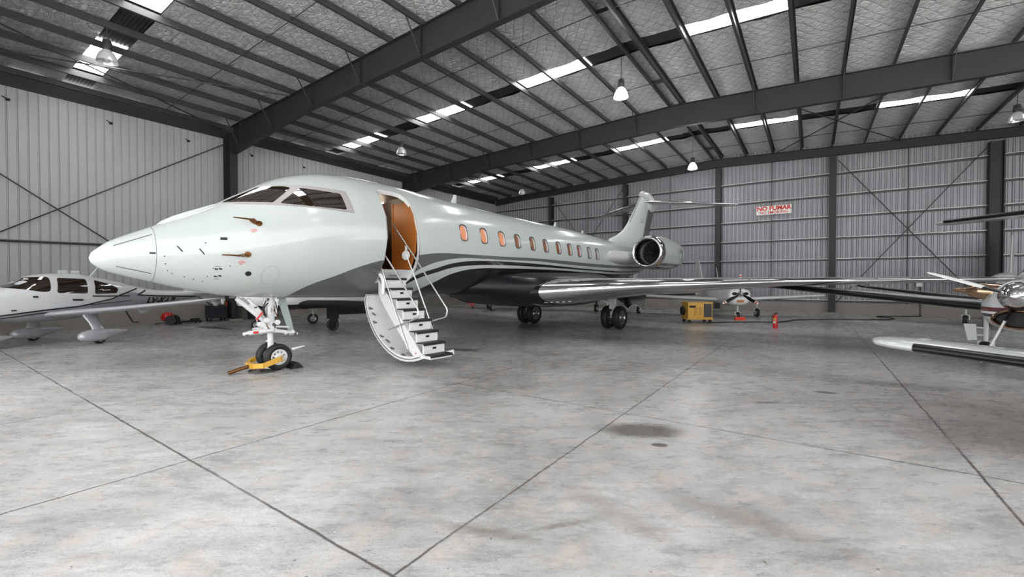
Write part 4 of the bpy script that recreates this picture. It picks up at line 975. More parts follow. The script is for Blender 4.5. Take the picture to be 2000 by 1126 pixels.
# ------------------------------------------------------------------ small aeroplanes
def plane(name, label, origin, fwd, fus, paint, wings=(), tail=None, prop=None, gear=(), panes=(), strips=(), th_n=48, dx=.08, extra=None):
    rz = math.atan2(fwd[1], fwd[0]); t = thing(name, label, 'airplane', (*origin, 0), rz)
    F = Fus(fus); x0, x1 = F.xs[-1], F.xs[0]; n = int((x0-x1)/dx)
    xs = [x0, x0-.01, x0-.03] + [x0-.06-(x0-.06-x1)*k/n for k in range(n+1)]
    q = MB(); F.mesh(xs, th_n, q); q.build('fuselage', paint, t, 50)
    for w in wings:
        for sd in (1, -1):
            sc = [((a[0], a[1]*sd, a[2]), c, tt) for a, c, tt in w['secs']]
            q = MB(); wing(q, sc, n=14); o = q.build(w.get('name', 'wing'), w['mat'], t, 40)
            if w.get('boot'):
                x1_, i0, i1, bm = w['boot']; ring = []
                for a, c, tt in sc[i0:i1]:
                    ring.append([Vector(a)+Vector((-x*c,0,z*c))+Vector((-(x-.02),0,z)).normalized()*.006 for x, z in foil(10, tt, 0, x1_)])
                b = MB(); b.loft(ring, False, 0, False); b.build('deicing_boot', bm, o, 60)
            if w.get('flaps'):
                b = MB()
                for f in w['flaps']:
                    k = f*(len(sc)-1.001); i = int(k); p = Vector(sc[i][0]).lerp(Vector(sc[i+1][0]), k-i); c = sc[i][1]+(sc[i+1][1]-sc[i][1])*(k-i)
                    b.loft([[p+Vector((-c*(.62+.1*j), .05*wy*math.cos(a), -.03-.05*wy+h*.09*math.sin(a))) for a in [2*PI*m_/8 for m_ in range(8)]] for j, (wy, h) in enumerate(((.1,.1),(1,1),(1,1.2),(.5,.7),(.1,.1)))], True)
                b.build('hinge_fairing', w['mat'], o, 50)
    if tail:
        q = MB(); wing(q, tail['fin'], vertical=True, n=12); fo_ = q.build('tail_fin', tail['mat'], t, 40)
        if 'rudder' in tail: q = MB(); wing(q, tail['rudder'], vertical=True, n=8); q.build('rudder', tail.get('rmat', tail['mat']), fo_, 40)
    if prop:
        (px, pz), R, nb, ph, hub, bm, sm = prop[:7]; po_ = prop[7] if len(prop) > 7 else {}
        q = MB(); q.lathe([(0,hub*1.5),(hub*.25,hub*1.42),(hub*.55,hub*1.1),(hub*.82,hub*.6),(hub*.97,hub*.1),(hub,-.1),(hub*.95,-.14)], (px,0,pz), (1,0,0), 32)
        sp_ = q.build('spinner', sm, t, 60)
        for k in range(nb):
            a = ph+2*PI*k/nb; u = Vector((0, math.cos(a), math.sin(a))); v = Vector((1,0,0)).cross(u); q = MB(); rings = []
            for f, c, tw in ((.10,.07,.9),(.2,.13,.8),(.35,.17,.62),(.55,.17,.48),(.8,.15,.36),(.95,.12,.3),(1.0,.05,.28)):
                tw = po_.get('tw', tw); c *= R*po_.get('cw', 1.0); d = (v*math.cos(tw)+Vector((1,0,0))*math.sin(tw)); e_ = u.cross(d); o_ = Vector((px-.02,0,pz))+u*(R*f)
                rings.append([o_+d*(c*.5*math.cos(w_))+e_*(c*.09*math.sin(w_)) for w_ in [2*PI*j/12 for j in range(12)]])
            mi = [0]*6
            sp0 = po_.get('split', 4); q.loft(rings[:sp0+1], True, 0); q.loft(rings[sp0:], True, 1 if len(bm) > 1 else 0)
            b = q.build('propeller_blade', list(bm) if len(bm) > 1 else bm[0], sp_, 50)
            if len(bm) > 2:
                q = MB(); k2 = [[p.lerp(p2, g)+(p-sum(rings[4], Vector())/12)*.04 for p, p2 in zip(rings[4], rings[5])] for g in (.35,.75)]; q.loft(k2, True); q.build('tip_band', bm[2], b, 50)
    for g in gear:
        kind, gx, gy, top, r, w_ = g[:6]; gm = g[6] if len(g) > 6 else M_gear; rm = g[7] if len(g) > 7 else M_gear
        q = MB()
        if kind == 'leg':
            q.tube([(gx,gy,r+.02),(gx,gy,top)], [.035,.05], 10); q.tube([(gx,gy-w_*.75,r*1.9),(gx,gy+w_*.75,r*1.9)], .03, 8)
            for s_ in (-1,1): q.tube([(gx,gy+s_*w_*.72,r),(gx,gy+s_*w_*.72,r*1.95)], .022, 8)
            q.bar((gx-.06,gy,r*2.2),(gx-.16,gy,r*2.9),.05,.02); q.bar((gx-.16,gy,r*2.9),(gx-.06,gy,r*3.6),.05,.02)
            o = q.build('landing_gear', gm, t, 40); wheel(o, (gx,gy,r), r, w_, (0,1,0), M_tire, rm)
        elif kind == 'block':
            q.tube([(gx,gy,r),(gx+.02,gy,top)], .05, 10); q.box((gx,gy+.02,(top+r*1.9)/2+.05), (.42,.16,top-r*1.9)); q.box((gx-.02,gy+.1,r*2.0), (.3,.04,.2))
            o = q.build('landing_gear', gm, t, 40); wheel(o, (gx,gy,r), r, w_, (0,1,0), M_tire, rm)
        elif kind == 'pant':
            hx, hz, hy = g[8]
            q.loft([[Vector((hx+(gx-hx)*f+c*.5*math.cos(a)*.9, hy+(gy-hy)*f+th*math.sin(a), hz+(.42-hz)*f)) for a in [2*PI*j/16 for j in range(16)]] for f, c, th in ((0,.46,.07),(.5,.36,.05),(.85,.36,.06),(1.05,.46,.09))], True)
            o = q.build('landing_gear', gm, t, 40)
            P = Fus([(gx+.56,.25,.01,.01,.01,2),(gx+.53,.25,.08,.08,.07,2.2),(gx+.42,.25,.135,.15,.13,2.3),(gx+.2,.25,.165,.20,.17,2.4),(gx-.05,.26,.165,.20,.18,2.4),(gx-.3,.28,.125,.15,.14,2.2),(gx-.6,.31,.06,.07,.07,2),(gx-.82,.33,.012,.012,.012,2)])
            q = MB()
            rings = [[P.pt(x, 2*PI*k/28)+Vector((0,gy,0)) for k in range(28)] for x in [gx+.56-.027*k for k in range(52)]]
            q.loft(rings, True); q.build('wheel_pant', gm, o, 50)
            wheel(o, (gx,gy,.17), .17, .13, (0,1,0), M_tire, M_gear)
    for nm, poly, sides, m in panes:
        for sd in sides:
            q = MB(); F.patch(poly, sd, .008, .07, 5, (1,.66,.33), q); q.build(nm, m, t, 40)
    for nm, pts, w_, m in strips:
        q = MB()
        for sd in (1,-1): F.line(pts, w_, sd, .005, q)
        q.build(nm, m, t)
    if extra: extra(t, F)
    return t, F

# 1. low-wing tourer at the left
M_tour = livery('tourer_livery_paint', (206,208,210), [([(-2.2,.93),(-1.83,.95),(-.9,1.05),(.06,1.14),(1.07,1.34),(1.45,1.52),(2.0,1.5),(2.2,1.43),(2.9,1.37),(4.6,1.32),(6,1.30)], (150,151,156)), ([(-2.2,.62),(-.8,.70),(1.2,.86),(3,1.0),(6,1.1)], (110,110,114))], .25, .6, (-2.2, 6.0), 3.0)
def tour_extra(t, F):
    for nm, x, h in (('roof_antenna', .30, .10), ('roof_antenna', -.02, .09)):
        q = MB(); q.box((x-.25,0,2.17+h/2), (.22,.05,h)); q.build(nm, M_white, t)
    q = MB(); q.tube([(-.69,0,2.08),(-.95,0,2.42)], [.03,.018], 8); q.build('whip_antenna', M_white, t)
    q = MB(); q.tube([F.on(.19,1.35,1,.012), F.on(-.07,1.335,1,.012)], .028, 8); q.tube([F.on(1.12,1.47,1,.01), F.on(1.02,1.465,1,.01)], .026, 8); q.tube([F.on(1.56,1.1,1,.01), F.on(1.46,1.1,1,.01)], .018, 8); q.build('door_handle', M_black, t, 50)
    tx = text_mesh('registration', 'LV-KAP', .27, M_black, t, (0,0,0), (0,0,0), .012, .0, 'LEFT', .15)
    for v in tx.data.vertices:
        u, w_ = v.co.x, v.co.y; p = F.on(-2.28-u*1.28, 1.22+w_-.022*u, 1, .022); v.co = p
    for sd in (1,-1):
        q = MB(); q.tube([(-.35,1.95*sd,.98),(-.55,1.95*sd,.62),(-.72,1.95*sd,.60)], .022, 6); q.build('step_strut', M_black, t, 50)
plane('light_aircraft', 'small silver and white low wing plane marked LV-KAP, left of the jet nose', (-19.41, 3.29), (.38, -.925),
      [(2.62,1.33,.02,.02,.02,2),(2.60,1.33,.17,.17,.17,2),(2.45,1.34,.34,.27,.30,2.4),(2.1,1.34,.44,.34,.42,2.6),(1.7,1.33,.52,.41,.52,2.7),(1.3,1.33,.57,.50,.60,2.6),(1.0,1.34,.60,.70,.64,2.3),(.7,1.35,.62,.78,.66,2.2),(.3,1.36,.62,.80,.66,2.2),(-.2,1.36,.61,.81,.63,2.2),(-.7,1.36,.56,.72,.55,2.2),(-1.3,1.36,.46,.60,.46,2.1),(-2.0,1.36,.34,.40,.37,2.1),(-3.0,1.36,.23,.23,.27,2),(-4.2,1.40,.13,.16,.18,2),(-5.1,1.45,.05,.08,.09,2)], M_tour,
      wings=[dict(secs=[((.85,.35,.92),1.6,.15),((.78,.9,.96),1.45,.14),((.55,3.2,1.16),1.15,.13),((.30,5.3,1.36),.85,.12),((.12,5.62,1.41),.55,.10),((-.05,5.72,1.43),.25,.08)], mat=M_silver, flaps=(.35,.62,.9)),
             dict(name='stabilizer', secs=[((-4.2,.05,1.45),.75,.09),((-4.35,1.85,1.47),.55,.09)], mat=M_white)],
      tail=dict(fin=[((-3.9,0,1.5),1.2,.06),((-4.3,0,2.0),.95,.08),((-4.75,0,2.68),.62,.09)], mat=M_white),
      prop=((2.62,1.33), .96, 3, .6, .17, (M_boot,), M_chrome),
      gear=[('pant', 0, 1.38, .9, .17, .13, M_silver, M_gear, (.1,.90,1.15)), ('pant', 0, -1.38, .9, .17, .13, M_silver, M_gear, (.1,.90,-1.15)), ('pant', 2.05, 0, .9, .17, .13, M_silver, M_gear, (2.0,.95,0))],
      panes=[('cabin_window', [(.45,2.02),(-.28,1.99),(-.22,1.53),(.57,1.57)], (1,-1), M_glass), ('rear_window', [(-.52,1.96),(-.98,1.82),(-1.24,1.68),(-1.15,1.52),(-.43,1.51)], (1,-1), M_glass), ('windscreen', [(1.62,1.74),(1.25,1.98),(1.0,2.03),(.62,2.05),(.72,1.62),(.87,1.60),(1.3,1.69)], (1,-1), M_glass)],
      strips=[('cheat_line', [(1.83,.955),(.9,1.065),(.0,1.135),(-1.0,1.34),(-1.28,1.46),(-1.98,1.67)], .045, M_black), ('cheat_line', [(-.35,1.445),(-1.62,1.41)], .035, M_black), ('cheat_line', [(1.9,.86),(.9,.985),(.6,1.0)], .035, M_black), ('cheat_line', [(-2.28,1.60),(-1.9,1.43),(-2.9,1.37),(-4.4,1.31),(-4.55,1.24)], .05, M_black), ('cheat_line', [(-.3,1.17),(-1.7,1.25)], .022, M_black)],
      extra=tour_extra)

def turbo_fus(k=1.0):
    return [(-.12,1.60,.02,.02,.02,2),(-.13,1.60,.27,.27,.27,2),(-.3,1.46,.46,.42,.42,2.1),(-.7,1.38,.66,.54,.46,2.1),(-1.6,1.42,.74,.62,.54,2.3),(-2.3,1.52,.72,.58,.66,2.5),(-3.0,1.58,.78,.82,.74,2.4),(-3.7,1.62,.80,1.00,.78,2.4),(-6.5*k,1.65,.80,.98,.78,2.4),(-8.0*k,1.85,.55,.70,.60,2.2),(-9.3*k,2.05,.28,.42,.36,2),(-10.6*k,2.2,.08,.2,.12,2)]
M_tp = livery('turboprop_livery_paint', (202,206,205), [([(0,1.42),(12,1.55)], (92,40,44)), ([(0,1.335),(12,1.47)], (228,228,228)), ([(0,1.29),(12,1.43)], (40,42,52)), ([(0,1.23),(12,1.37)], (206,206,204))], .2, .7, (0.0, 12.0), 3.0)
M_propw = mat('white_propeller_paint', (226,226,224), .35)
def p1_extra(t, F):
    for sd in (1,-1):
        q = MB(); q.tube([(-.56,.34*sd,1.70),(-.55,.48*sd,1.71),(-.53,.62*sd,1.715),(-.52,.72*sd,1.72),(-.51,.80*sd,1.73),(-.50,.86*sd,1.735),(-.50,.95*sd,1.735),(-.50,1.0*sd,1.735)], [.16,.165,.155,.125,.07,.045,.045,.02], 24)
        o = q.build('exhaust_stack', M_bronze, t, 60)
    q = MB()
    n = 36; R_ = []
    for r1, r2, x in ((.30,.13,-.30),(.29,.125,-.14),(.295,.13,-.04),(.32,.15,-.01),(.355,.18,-.04),(.38,.20,-.22)):
        R_.append([Vector((x, r1*math.cos(2*PI*k/n), 1.22+r2*math.sin(2*PI*k/n))) for k in range(n)])
    q.loft(R_, False); q.build('intake_lip', M_bronze, t, 60)
    q = MB(); q.add([(-.10, .295*math.cos(2*PI*k/n), 1.22+.128*math.sin(2*PI*k/n)) for k in range(n)], [tuple(range(n))]); q.build('intake_mouth', M_dark, t)
    q = MB(); q.prism([(-1.62,.88),(-1.40,.88),(-1.38,.50),(-1.54,.48)], 0, -3.26, -3.22)
    for z in (.62,.80): q.bar((-3.30,-1.25,z), (-3.24,-1.48,z), .03, .03)
    q.build('gear_door', M_white, t)
    q = MB(); q.lathe([(.03,0),(.03,.02),(0,.025)], (-.55,-.36,1.75), (1,-.5,.3), 10); q.build('cowl_vent', M_dark, t)
    q = MB(); q.tube([(-.95,.25,1.02),(-.75,.38,.75),(-.5,.52,.42)], .02, 8); q.build('tow_strut', M_white, t, 50)
def tp_wing(tipz=1.92, half=7.0, xr=-2.15, rootz=1.27):
    return [((xr+.1,.3,rootz),1.9,.15),((xr,.85,rootz+.06),1.75,.15),((xr-.30,half*.55,rootz+(tipz-rootz)*.55),1.35,.14),((xr-.6,half*.95,rootz+(tipz-rootz)*.95),1.0,.13),((xr-.68,half*.985,tipz),.85,.12),((xr-.85,half*1.01,tipz+.02),.5,.10),((xr-1.0,half*1.02,tipz+.03),.22,.08)]
plane('turboprop_aircraft', 'white turboprop at the right edge, polished spinner and bronze exhaust facing the camera', (3.03, 11.52), (-.46, -.888), turbo_fus(), M_tp,
      wings=[dict(secs=tp_wing(1.92,8.0), mat=M_white, boot=(.085, 1, 5, M_boot), flaps=(.3,.5)), dict(name='stabilizer', secs=[((-9.0,.03,4.16),2.1,.12),((-9.4,3.95,4.06),1.6,.12),((-9.5,4.2,4.05),1.3,.11)], mat=M_white, boot=(.05,0,2,M_boot))],
      tail=dict(fin=[((-7.9,0,2.4),2.5,.06),((-8.6,0,2.9),1.9,.08),((-9.15,0,4.1),1.25,.09)], mat=M_white),
      prop=((0,1.64), 1.33, 4, math.radians(160), .27, (M_boot, M_propw), M_chrome, dict(tw=1.42, split=2)),
      gear=[('leg', -1.25, 0, 1.0, .22, .16), ('leg', -3.3, 1.25, 1.2, .24, .18), ('leg', -3.3, -1.25, 1.2, .24, .18)],
      panes=[('windscreen', [(-2.7,2.16),(-3.1,2.42),(-3.6,2.47),(-3.5,2.05),(-2.9,2.03)], (1,-1), M_glass)] + [('cabin_window', [(-x,2.25),(-x-.28,2.25),(-x-.28,1.88),(-x,1.88)], (1,-1), M_glass) for x in (3.7,4.5,5.3,6.1)], extra=p1_extra)
# 2. parked in front of it, only its wing reaches into the picture
def p3_extra(t, F):
    for sd in (1,-1):
        q = MB(); q.loft([[Vector((x, 6.28*sd+.10*w_*math.cos(a), .995+.03+.05*w_*math.sin(a))) for a in [PI*k/8 for k in range(9)]] for x, w_ in ((-2.75,.1),(-2.85,.8),(-3.1,1.2),(-3.4,.9),(-3.65,.1))], False, 0, False); q.build('light_fairing', M_white, t, 60)
plane('turboprop_aircraft', 'white low wing plane whose black booted wing tip reaches in at lower right', (6.31, 3.63), (-.31, -.95), turbo_fus(.78), M_tp,
      wings=[dict(secs=[((-2.0,.3,.68),2.0,.12),((-2.05,.85,.71),1.9,.12),((-2.35,3.6,.85),1.65,.12),((-2.55,6.28,.99),1.42,.12),((-2.62,6.55,1.0),1.28,.12),((-2.74,6.72,1.005),1.05,.12),((-2.92,6.80,1.01),.7,.11)], mat=M_white, boot=(.07, 1, 4, M_boot)), dict(name='stabilizer', secs=[((-7.2,.03,3.8),.95,.10),((-7.6,2.2,3.8),.7,.09)], mat=M_white)],
      tail=dict(fin=[((-6.1,0,2.3),2.1,.06),((-6.7,0,2.9),1.6,.08),((-7.1,0,3.8),1.15,.09)], mat=M_white),
      prop=((0,1.64), 1.2, 4, .5, .28, (M_boot,), M_chrome), gear=[('leg', -1.25, 0, 1.0, .22, .16), ('leg', -3.0, 2.0, .85, .25, .2), ('leg', -3.0, -2.0, .85, .25, .2)], extra=p3_extra)
# 3. behind the turboprop, against the back wall
plane('light_aircraft', 'white low wing plane parked against the back wall behind the turboprop spinner', (6.6, 26.55), (-.29, -.957),
      [(2.0,1.45,.02,.02,.02,2),(1.98,1.45,.18,.18,.18,2),(1.7,1.45,.4,.36,.38,2.4),(.9,1.42,.55,.48,.5,2.5),(.3,1.45,.60,.75,.55,2.3),(-.5,1.48,.60,.82,.55,2.3),(-1.6,1.6,.45,.62,.45,2.1),(-3.0,1.75,.25,.40,.3,2),(-4.9,1.9,.06,.2,.12,2)], M_white,
      wings=[dict(secs=[((.4,.3,1.10),1.6,.14),((.35,.7,1.13),1.5,.14),((.0,4.7,1.66),1.0,.12),((-.1,5.0,1.72),.9,.12)], mat=M_white, boot=(.12,1,4,M_boot)), dict(name='stabilizer', secs=[((-4.0,.05,2.0),.8,.09),((-4.2,1.9,2.0),.55,.09)], mat=M_white)],
      tail=dict(fin=[((-2.3,0,2.05),2.4,.06),((-3.2,0,2.35),1.6,.09),((-4.05,0,4.12),.85,.10)], mat=M_gear, rudder=[((-4.55,0,2.2),.55,.08),((-4.85,0,4.1),.25,.08)], rmat=M_alu),
      prop=((2.0,1.45), .95, 3, .9, .18, (M_boot,), M_chrome), gear=[('leg', 1.4, 0, 1.1, .2, .15), ('leg', -.3, 1.15, 1.2, .22, .16), ('leg', -.3, -1.15, 1.2, .22, .16)],
      extra=lambda t, F: [(lambda q: q.build('wingtip_tank', M_white, t, 60))(Fus([(.55,1.80,.02,.02,.02,2),(.45,1.80,.10,.08,.10,2),(.1,1.80,.16,.11,.15,2),(-.5,1.80,.14,.1,.13,2),(-1.0,1.82,.02,.02,.02,2)]).mesh([.55-.05*k for k in range(32)], 24)).__setattr__('location', (0, sd*5.1, 0)) for sd in (1,-1)])
# 4. three-blade single facing the camera by the yellow cart
M_whitestripe = livery('stripe_livery_paint', (214,216,216), [([(1.3,.9),(1.6,1.62),(2.4,1.70),(5,1.80)], (28,28,30)), ([(1.3,.9),(1.6,1.585),(2.4,1.66),(5,1.755)], (214,216,216)), ([(1.3,.9),(1.6,1.54),(2.4,1.60),(5,1.69)], (28,28,30)), ([(1.3,.9),(1.6,1.505),(2.4,1.555),(5,1.64)], (214,216,216)), ([(1.3,.9),(1.6,1.46),(2.4,1.49),(5,1.57)], (28,28,30)), ([(1.3,.9),(1.6,1.42),(2.4,1.44),(5,1.50)], (206,208,208))], .25, .6, (-3.0, 6.0), 3.0)
def e_extra(t, F):
    for sd in (1,-1):
        q = MB(); n_ = 20; R_ = [[Vector((x, .27*sd+.115*k*math.cos(2*PI*j/n_), 1.31+.075*k*math.sin(2*PI*j/n_))) for j in range(n_)] for x, k in ((2.0,1.15),(2.112,1.0),(2.112,.85),(2.108,.8))]; q.loft(R_, True); q.build('air_inlet', M_dark, t, 40)
    q = MB(); q.box((2.08,0,.93), (.05,.34,.12)); q.build('lower_inlet', M_brown, t)
    q = MB(); q.tube([(-1.0,0,2.15),(-1.25,0,2.72)], [.02,.012], 6); q.build('whip_antenna', M_white, t)
plane('propeller_aircraft', 'white single engine plane with three black blades tipped red, behind the yellow cart', (-3.95, 26.2), (.48, -.88),
      [(2.08,1.2,.30,.26,.30,2.5),(2.05,1.2,.48,.32,.40,2.7),(1.9,1.19,.56,.38,.48,2.8),(1.4,1.2,.60,.44,.54,2.7),(.8,1.22,.64,.55,.58,2.5),(.2,1.3,.66,.80,.62,2.3),(-.8,1.35,.64,.82,.62,2.3),(-1.8,1.45,.48,.62,.48,2.1),(-3.2,1.6,.26,.36,.28,2),(-4.9,1.75,.08,.15,.12,2)], M_whitestripe,
      wings=[dict(secs=[((.75,.3,.93),1.7,.15),((.7,.75,.96),1.6,.15),((.45,4.7,1.16),1.3,.13),((.3,5.0,1.18),1.0,.11)], mat=M_white, flaps=(.5,)), dict(name='stabilizer', secs=[((-4.0,.05,1.75),.8,.09),((-4.1,1.9,1.75),.6,.09)], mat=M_white)],
      tail=dict(fin=[((-3.0,0,1.9),1.9,.06),((-3.7,0,2.3),1.25,.08),((-4.35,0,3.35),.55,.09)], mat=M_white, rudder=[((-4.62,0,1.9),.6,.08),((-4.8,0,3.38),.35,.08)], rmat=M_white2),
      prop=((2.12,1.30), .98, 3, PI/2, .15, (M_boot, M_propw, M_red), M_chrome),
      gear=[('leg', 1.75, 0, .9, .19, .15), ('leg', -.15, 1.75, 1.0, .23, .17), ('leg', -.15, -1.75, 1.0, .23, .17)], extra=e_extra)
oc = thing('wheel_chock', 'orange chock against the nose wheel of the three bladed plane', 'chock', (-2.97, 24.45, 0), math.atan2(-.88,.48))
q = MB(); q.prism([(-.12,0),(.12,0),(.04,.14),(-.04,.14)], 1, -.24, .24); q.build('wedge', mat('orange_plastic', (222,70,36), .45), oc)
# 5. twin behind the jet nose gear
def b_extra(t, F):
    q = MB(); q.box((-1.2,0,.66), (1.6,.7,.30)); q.build('belly_pod', M_dark, t)
plane('turboprop_aircraft', 'white and black low wing plane seen beneath the jet nose, behind its nose gear', (-17.1, 10.6), (-.33, -.944),
      [(3.1,1.30,.02,.02,.02,2),(3.09,1.30,.18,.18,.18,2),(2.95,1.26,.32,.32,.34,2.3),(2.6,1.24,.48,.44,.46,2.5),(2.1,1.24,.60,.52,.52,2.6),(1.5,1.28,.70,.70,.55,2.5),(1.0,1.34,.76,.95,.58,2.4),(-2.5,1.40,.76,.95,.58,2.4),(-4.2,1.6,.5,.65,.5,2.2),(-5.6,1.8,.22,.38,.3,2),(-6.6,1.95,.06,.15,.12,2)], livery('belly_black_paint', (218,220,220), [([(-5,.96),(8,1.1)], (24,24,26))], .25, .6, (-5.0, 8.0), 3.0),
      wings=[dict(secs=[((1.1,.3,.96),2.0,.19),((1.0,.8,1.0),1.9,.19),((.6,4.2,1.14),1.5,.18),((.3,7.2,1.26),1.1,.15),((.1,7.45,1.27),.6,.12)], mat=M_white, boot=(.2,0,4,mat('matt_black_rubber', (16,16,17), .7, spec=.2, var=.2))), dict(name='stabilizer', secs=[((-5.4,.05,2.0),.9,.09),((-5.7,2.2,2.05),.65,.09)], mat=M_white)],
      tail=dict(fin=[((-4.2,0,2.1),2.0,.06),((-5.0,0,2.5),1.5,.08),((-5.6,0,3.2),1.0,.09)], mat=M_white),
      prop=((3.1,1.30), .55, 3, 2.75, .2, (M_boot,), M_char),
      gear=[('leg', 2.4, 0, .95, .21, .16, M_gear, M_alu), ('block', 0, 1.77, 1.1, .225, .18, M_dark, M_dark), ('leg', 0, -1.77, 1.1, .225, .17, M_gear, M_alu)], extra=b_extra)
# 6-7. two more, nearly hidden behind the jet belly
def hid(label, o, f, z, dark):
    return plane('light_aircraft', label, o, f,
      [(2.2,1.2,.02,.02,.02,2),(2.18,1.2,.18,.18,.18,2),(1.9,1.2,.38,.32,.36,2.4),(1.0,1.2,.52,.45,.46,2.5),(.3,1.25,.56,.70,.48,2.3),(-.8,1.3,.55,.72,.48,2.3),(-2.2,1.45,.35,.45,.36,2.1),(-4.6,1.65,.06,.14,.1,2)], M_white,
      wings=[dict(secs=[((.5,.3,z),1.5,.14),((.45,.7,z+.03),1.4,.14),((.2,4.6,z+.22),1.1,.12),((.05,4.8,z+.24),.7,.1)], mat=M_white, boot=(.10,1,3,M_boot)), dict(name='stabilizer', secs=[((-3.8,.05,1.7),.7,.09),((-4.0,1.6,1.7),.5,.09)], mat=M_white)],
      tail=dict(fin=[((-3.2,0,1.8),1.4,.06),((-4.1,0,2.7),.6,.09)], mat=M_white), prop=((2.2,1.2), .9, 2, .1, .15, (M_boot,), M_chrome),
      gear=[('leg', 1.7, 0, .9, .18, .14), ('leg' if not dark else 'block', -.1, 1.35, .95, .22, .17, M_dark if dark else M_gear, M_gear), ('leg', -.1, -1.35, .95, .22, .17, M_dark, M_gear)])
hid('white plane hidden behind the jet belly, only wing and wheels showing right of the stairs', (-17.6, 24.6), (.1, -1.0), .60, True)
hid('plane hidden behind the jet main gear, only its wheels showing on the floor', (-10.0, 25.9), (.05, -1.0), 1.0, False)

# ------------------------------------------------------------------ equipment on the floor
M_yel2 = mat('faded_yellow_panel', (212,164,62), .45, coat=.2, var=.1, vscale=4)
gc = thing('ground_power_cart', 'yellow ground power cart on small wheels below the jet wing', 'cart', (-4.45, 21.75, 0), math.radians(34.6))
q = MB(); q.box((0,0,.57), (1.12,.72,.72)); q.build('cabinet', M_yel2, gc)
q = MB(); q.box((0,0,.945), (1.17,.77,.035)); q.build('lid', M_yel, gc)
q = MB(); q.box((0,0,.19), (1.2,.78,.06)); q.build('chassis', M_yel, gc)
q = MB(); q.box((.35,-.365,.58), (.36,.012,.62)); 
for k in range(9): q.box((.35,-.374,.32+.065*k), (.34,.012,.02))
q.build('grille', M_rod, gc)
q = MB(); q.box((-.36,-.366,.76), (.28,.012,.10)); q.build('label_plate', M_dark, gc)
q = MB()
for k in range(2):
    for j in range(7): q.box((-.22+.22*k,-.362,.38+.055*j), (.14,.012,.014))
q.build('vent_slots', M_brown, gc)
for x in (-.48,.48):
    for y in (-.3,.3):
        q = MB(); q.lathe([(.03,-.03),(.075,-.03),(.08,0),(.075,.03),(.03,.03)], (x,y,.08), (0,1,0), 20, 0, True); q.box((x,y,.14), (.05,.08,.06)); q.build('caster', M_black, gc)
q = MB(); q.lathe([(.02,-.04),(.19,-.045),(.22,0),(.19,.045),(.02,.04)], (-.64,.1,.55), (1,0,0), 28, 0, True); q.build('spare_hose_reel', M_black, gc, 40)
fe = thing('fire_extinguisher', 'red fire extinguisher standing on the floor right of the yellow cart', 'fire extinguisher', (-1.24, 20.93, 0))
q = MB(); q.lathe([(0,0),(.088,0),(.092,.02),(.092,.46),(.08,.51),(.05,.54),(.03,.555),(0,.555)], n=28); q.build('cylinder', M_red, fe, 40)
q = MB(); q.tube([(0,0,.55),(0,0,.60)], .025, 12); q.box((.03,0,.61), (.13,.03,.025)); q.bar((-.02,0,.615),(.10,0,.655),.025,.015); q.lathe([(.02,0),(.02,.02)], (0,-.03,.58), (0,1,0), 10, 0, True); q.build('valve_head', M_black, fe)
q = MB(); q.tube(bend([(0,0,.58),(-.10,-.02,.57),(-.12,-.02,.35),(-.105,-.02,.2)], .06), .013, 8); q.build('hose', M_black, fe, 60)
q = MB(); q.lathe([(.0935,.19),(.0935,.28)], n=28); q.v = [v for v in q.v]; 
lab = MB(); lab.loft([[(.0945*math.cos(a), .0945*math.sin(a), z) for a in [(-150+70*k/8)*PI/180 for k in range(9)]] for z in (.20,.29)], False, 0, False); lab.loft([[(.0945*math.cos(a), .0945*math.sin(a), z) for a in [(-150+70*k/8)*PI/180 for k in range(9)]] for z in (.33,.42)], False, 1, False)
lab.build('label', [mat('white_label', (226,224,220), .5), mat('yellow_label', (226,160,60), .5)], fe)

wb = thing('waste_bin', 'dark green waste bin on the floor below the left wall column', 'bin', (XL+.75, 11.05, 0))
q = MB(); q.loft([[(-w,-w,z),(w,-w,z),(w,w,z),(-w,w,z)] for w, z in ((.29,0),(.36,1.0))], True); q.build('body', mat('dark_green_plastic', (52,62,60), .5), wb)
q = MB(); q.box((0,0,1.03), (.80,.80,.07)); q.box((.36,0,1.0), (.06,.6,.05)); q.build('lid', mat('grey_plastic', (92,96,96), .5), wb)
tc_ = thing('tool_trolley', 'dark blue tool trolley with red handle beside the waste bin', 'trolley', (XL+.85, 9.15, 0))
q = MB(); q.box((0,0,.47), (.5,.75,.6)); q.build('cabinet', mat('navy_enamel', (36,42,58), .45), tc_)
for k in range(3):
    q = MB(); q.box((.26,0,.28+.19*k), (.03,.68,.16)); d_ = q.build('drawer', mat('dark_drawer_enamel', (28,30,36), .4), tc_)
q = MB(); q.box((0,.40,.62), (.08,.06,.62)); q.box((.1,.42,.8), (.05,.05,.3)); q.build('handle', mat('rusty_red_paint', (150,56,34), .5), tc_)
for x in (-.2,.2):
    for y in (-.3,.3): q = MB(); q.lathe([(.02,-.025),(.075,-.025),(.075,.025),(.02,.025)], (x,y,.08), (0,1,0), 16, 0, True); q.box((x,y,.14),(.05,.05,.06)); q.build('caster', M_black, tc_)
jk = thing('floor_jack', 'black floor jack lying along the foot of the left wall', 'jack', (XL+1.0, 7.95, 0), math.radians(98))
q = MB(); q.box((0,0,.09), (1.0,.3,.08)); q.box((.3,0,.16), (.3,.2,.1)); q.build('frame', M_black, jk)
q = MB(); q.tube([(-.3,0,.14),(-.95,0,.22)], .025, 8); q.build('handle', M_black, jk)
for x in (-.4,.42):
    for y in (-.17,.17): q = MB(); q.lathe([(.01,-.02),(.06,-.02),(.06,.02),(.01,.02)], (x,y,.06), (0,1,0), 14, 0, True); q.build('wheel', M_black, jk)
rc = thing('extinguisher_trolley', 'red wheeled extinguisher trolley on the floor below the left plane wing', 'trolley', (XL+.95, 7.2, 0), math.radians(60))
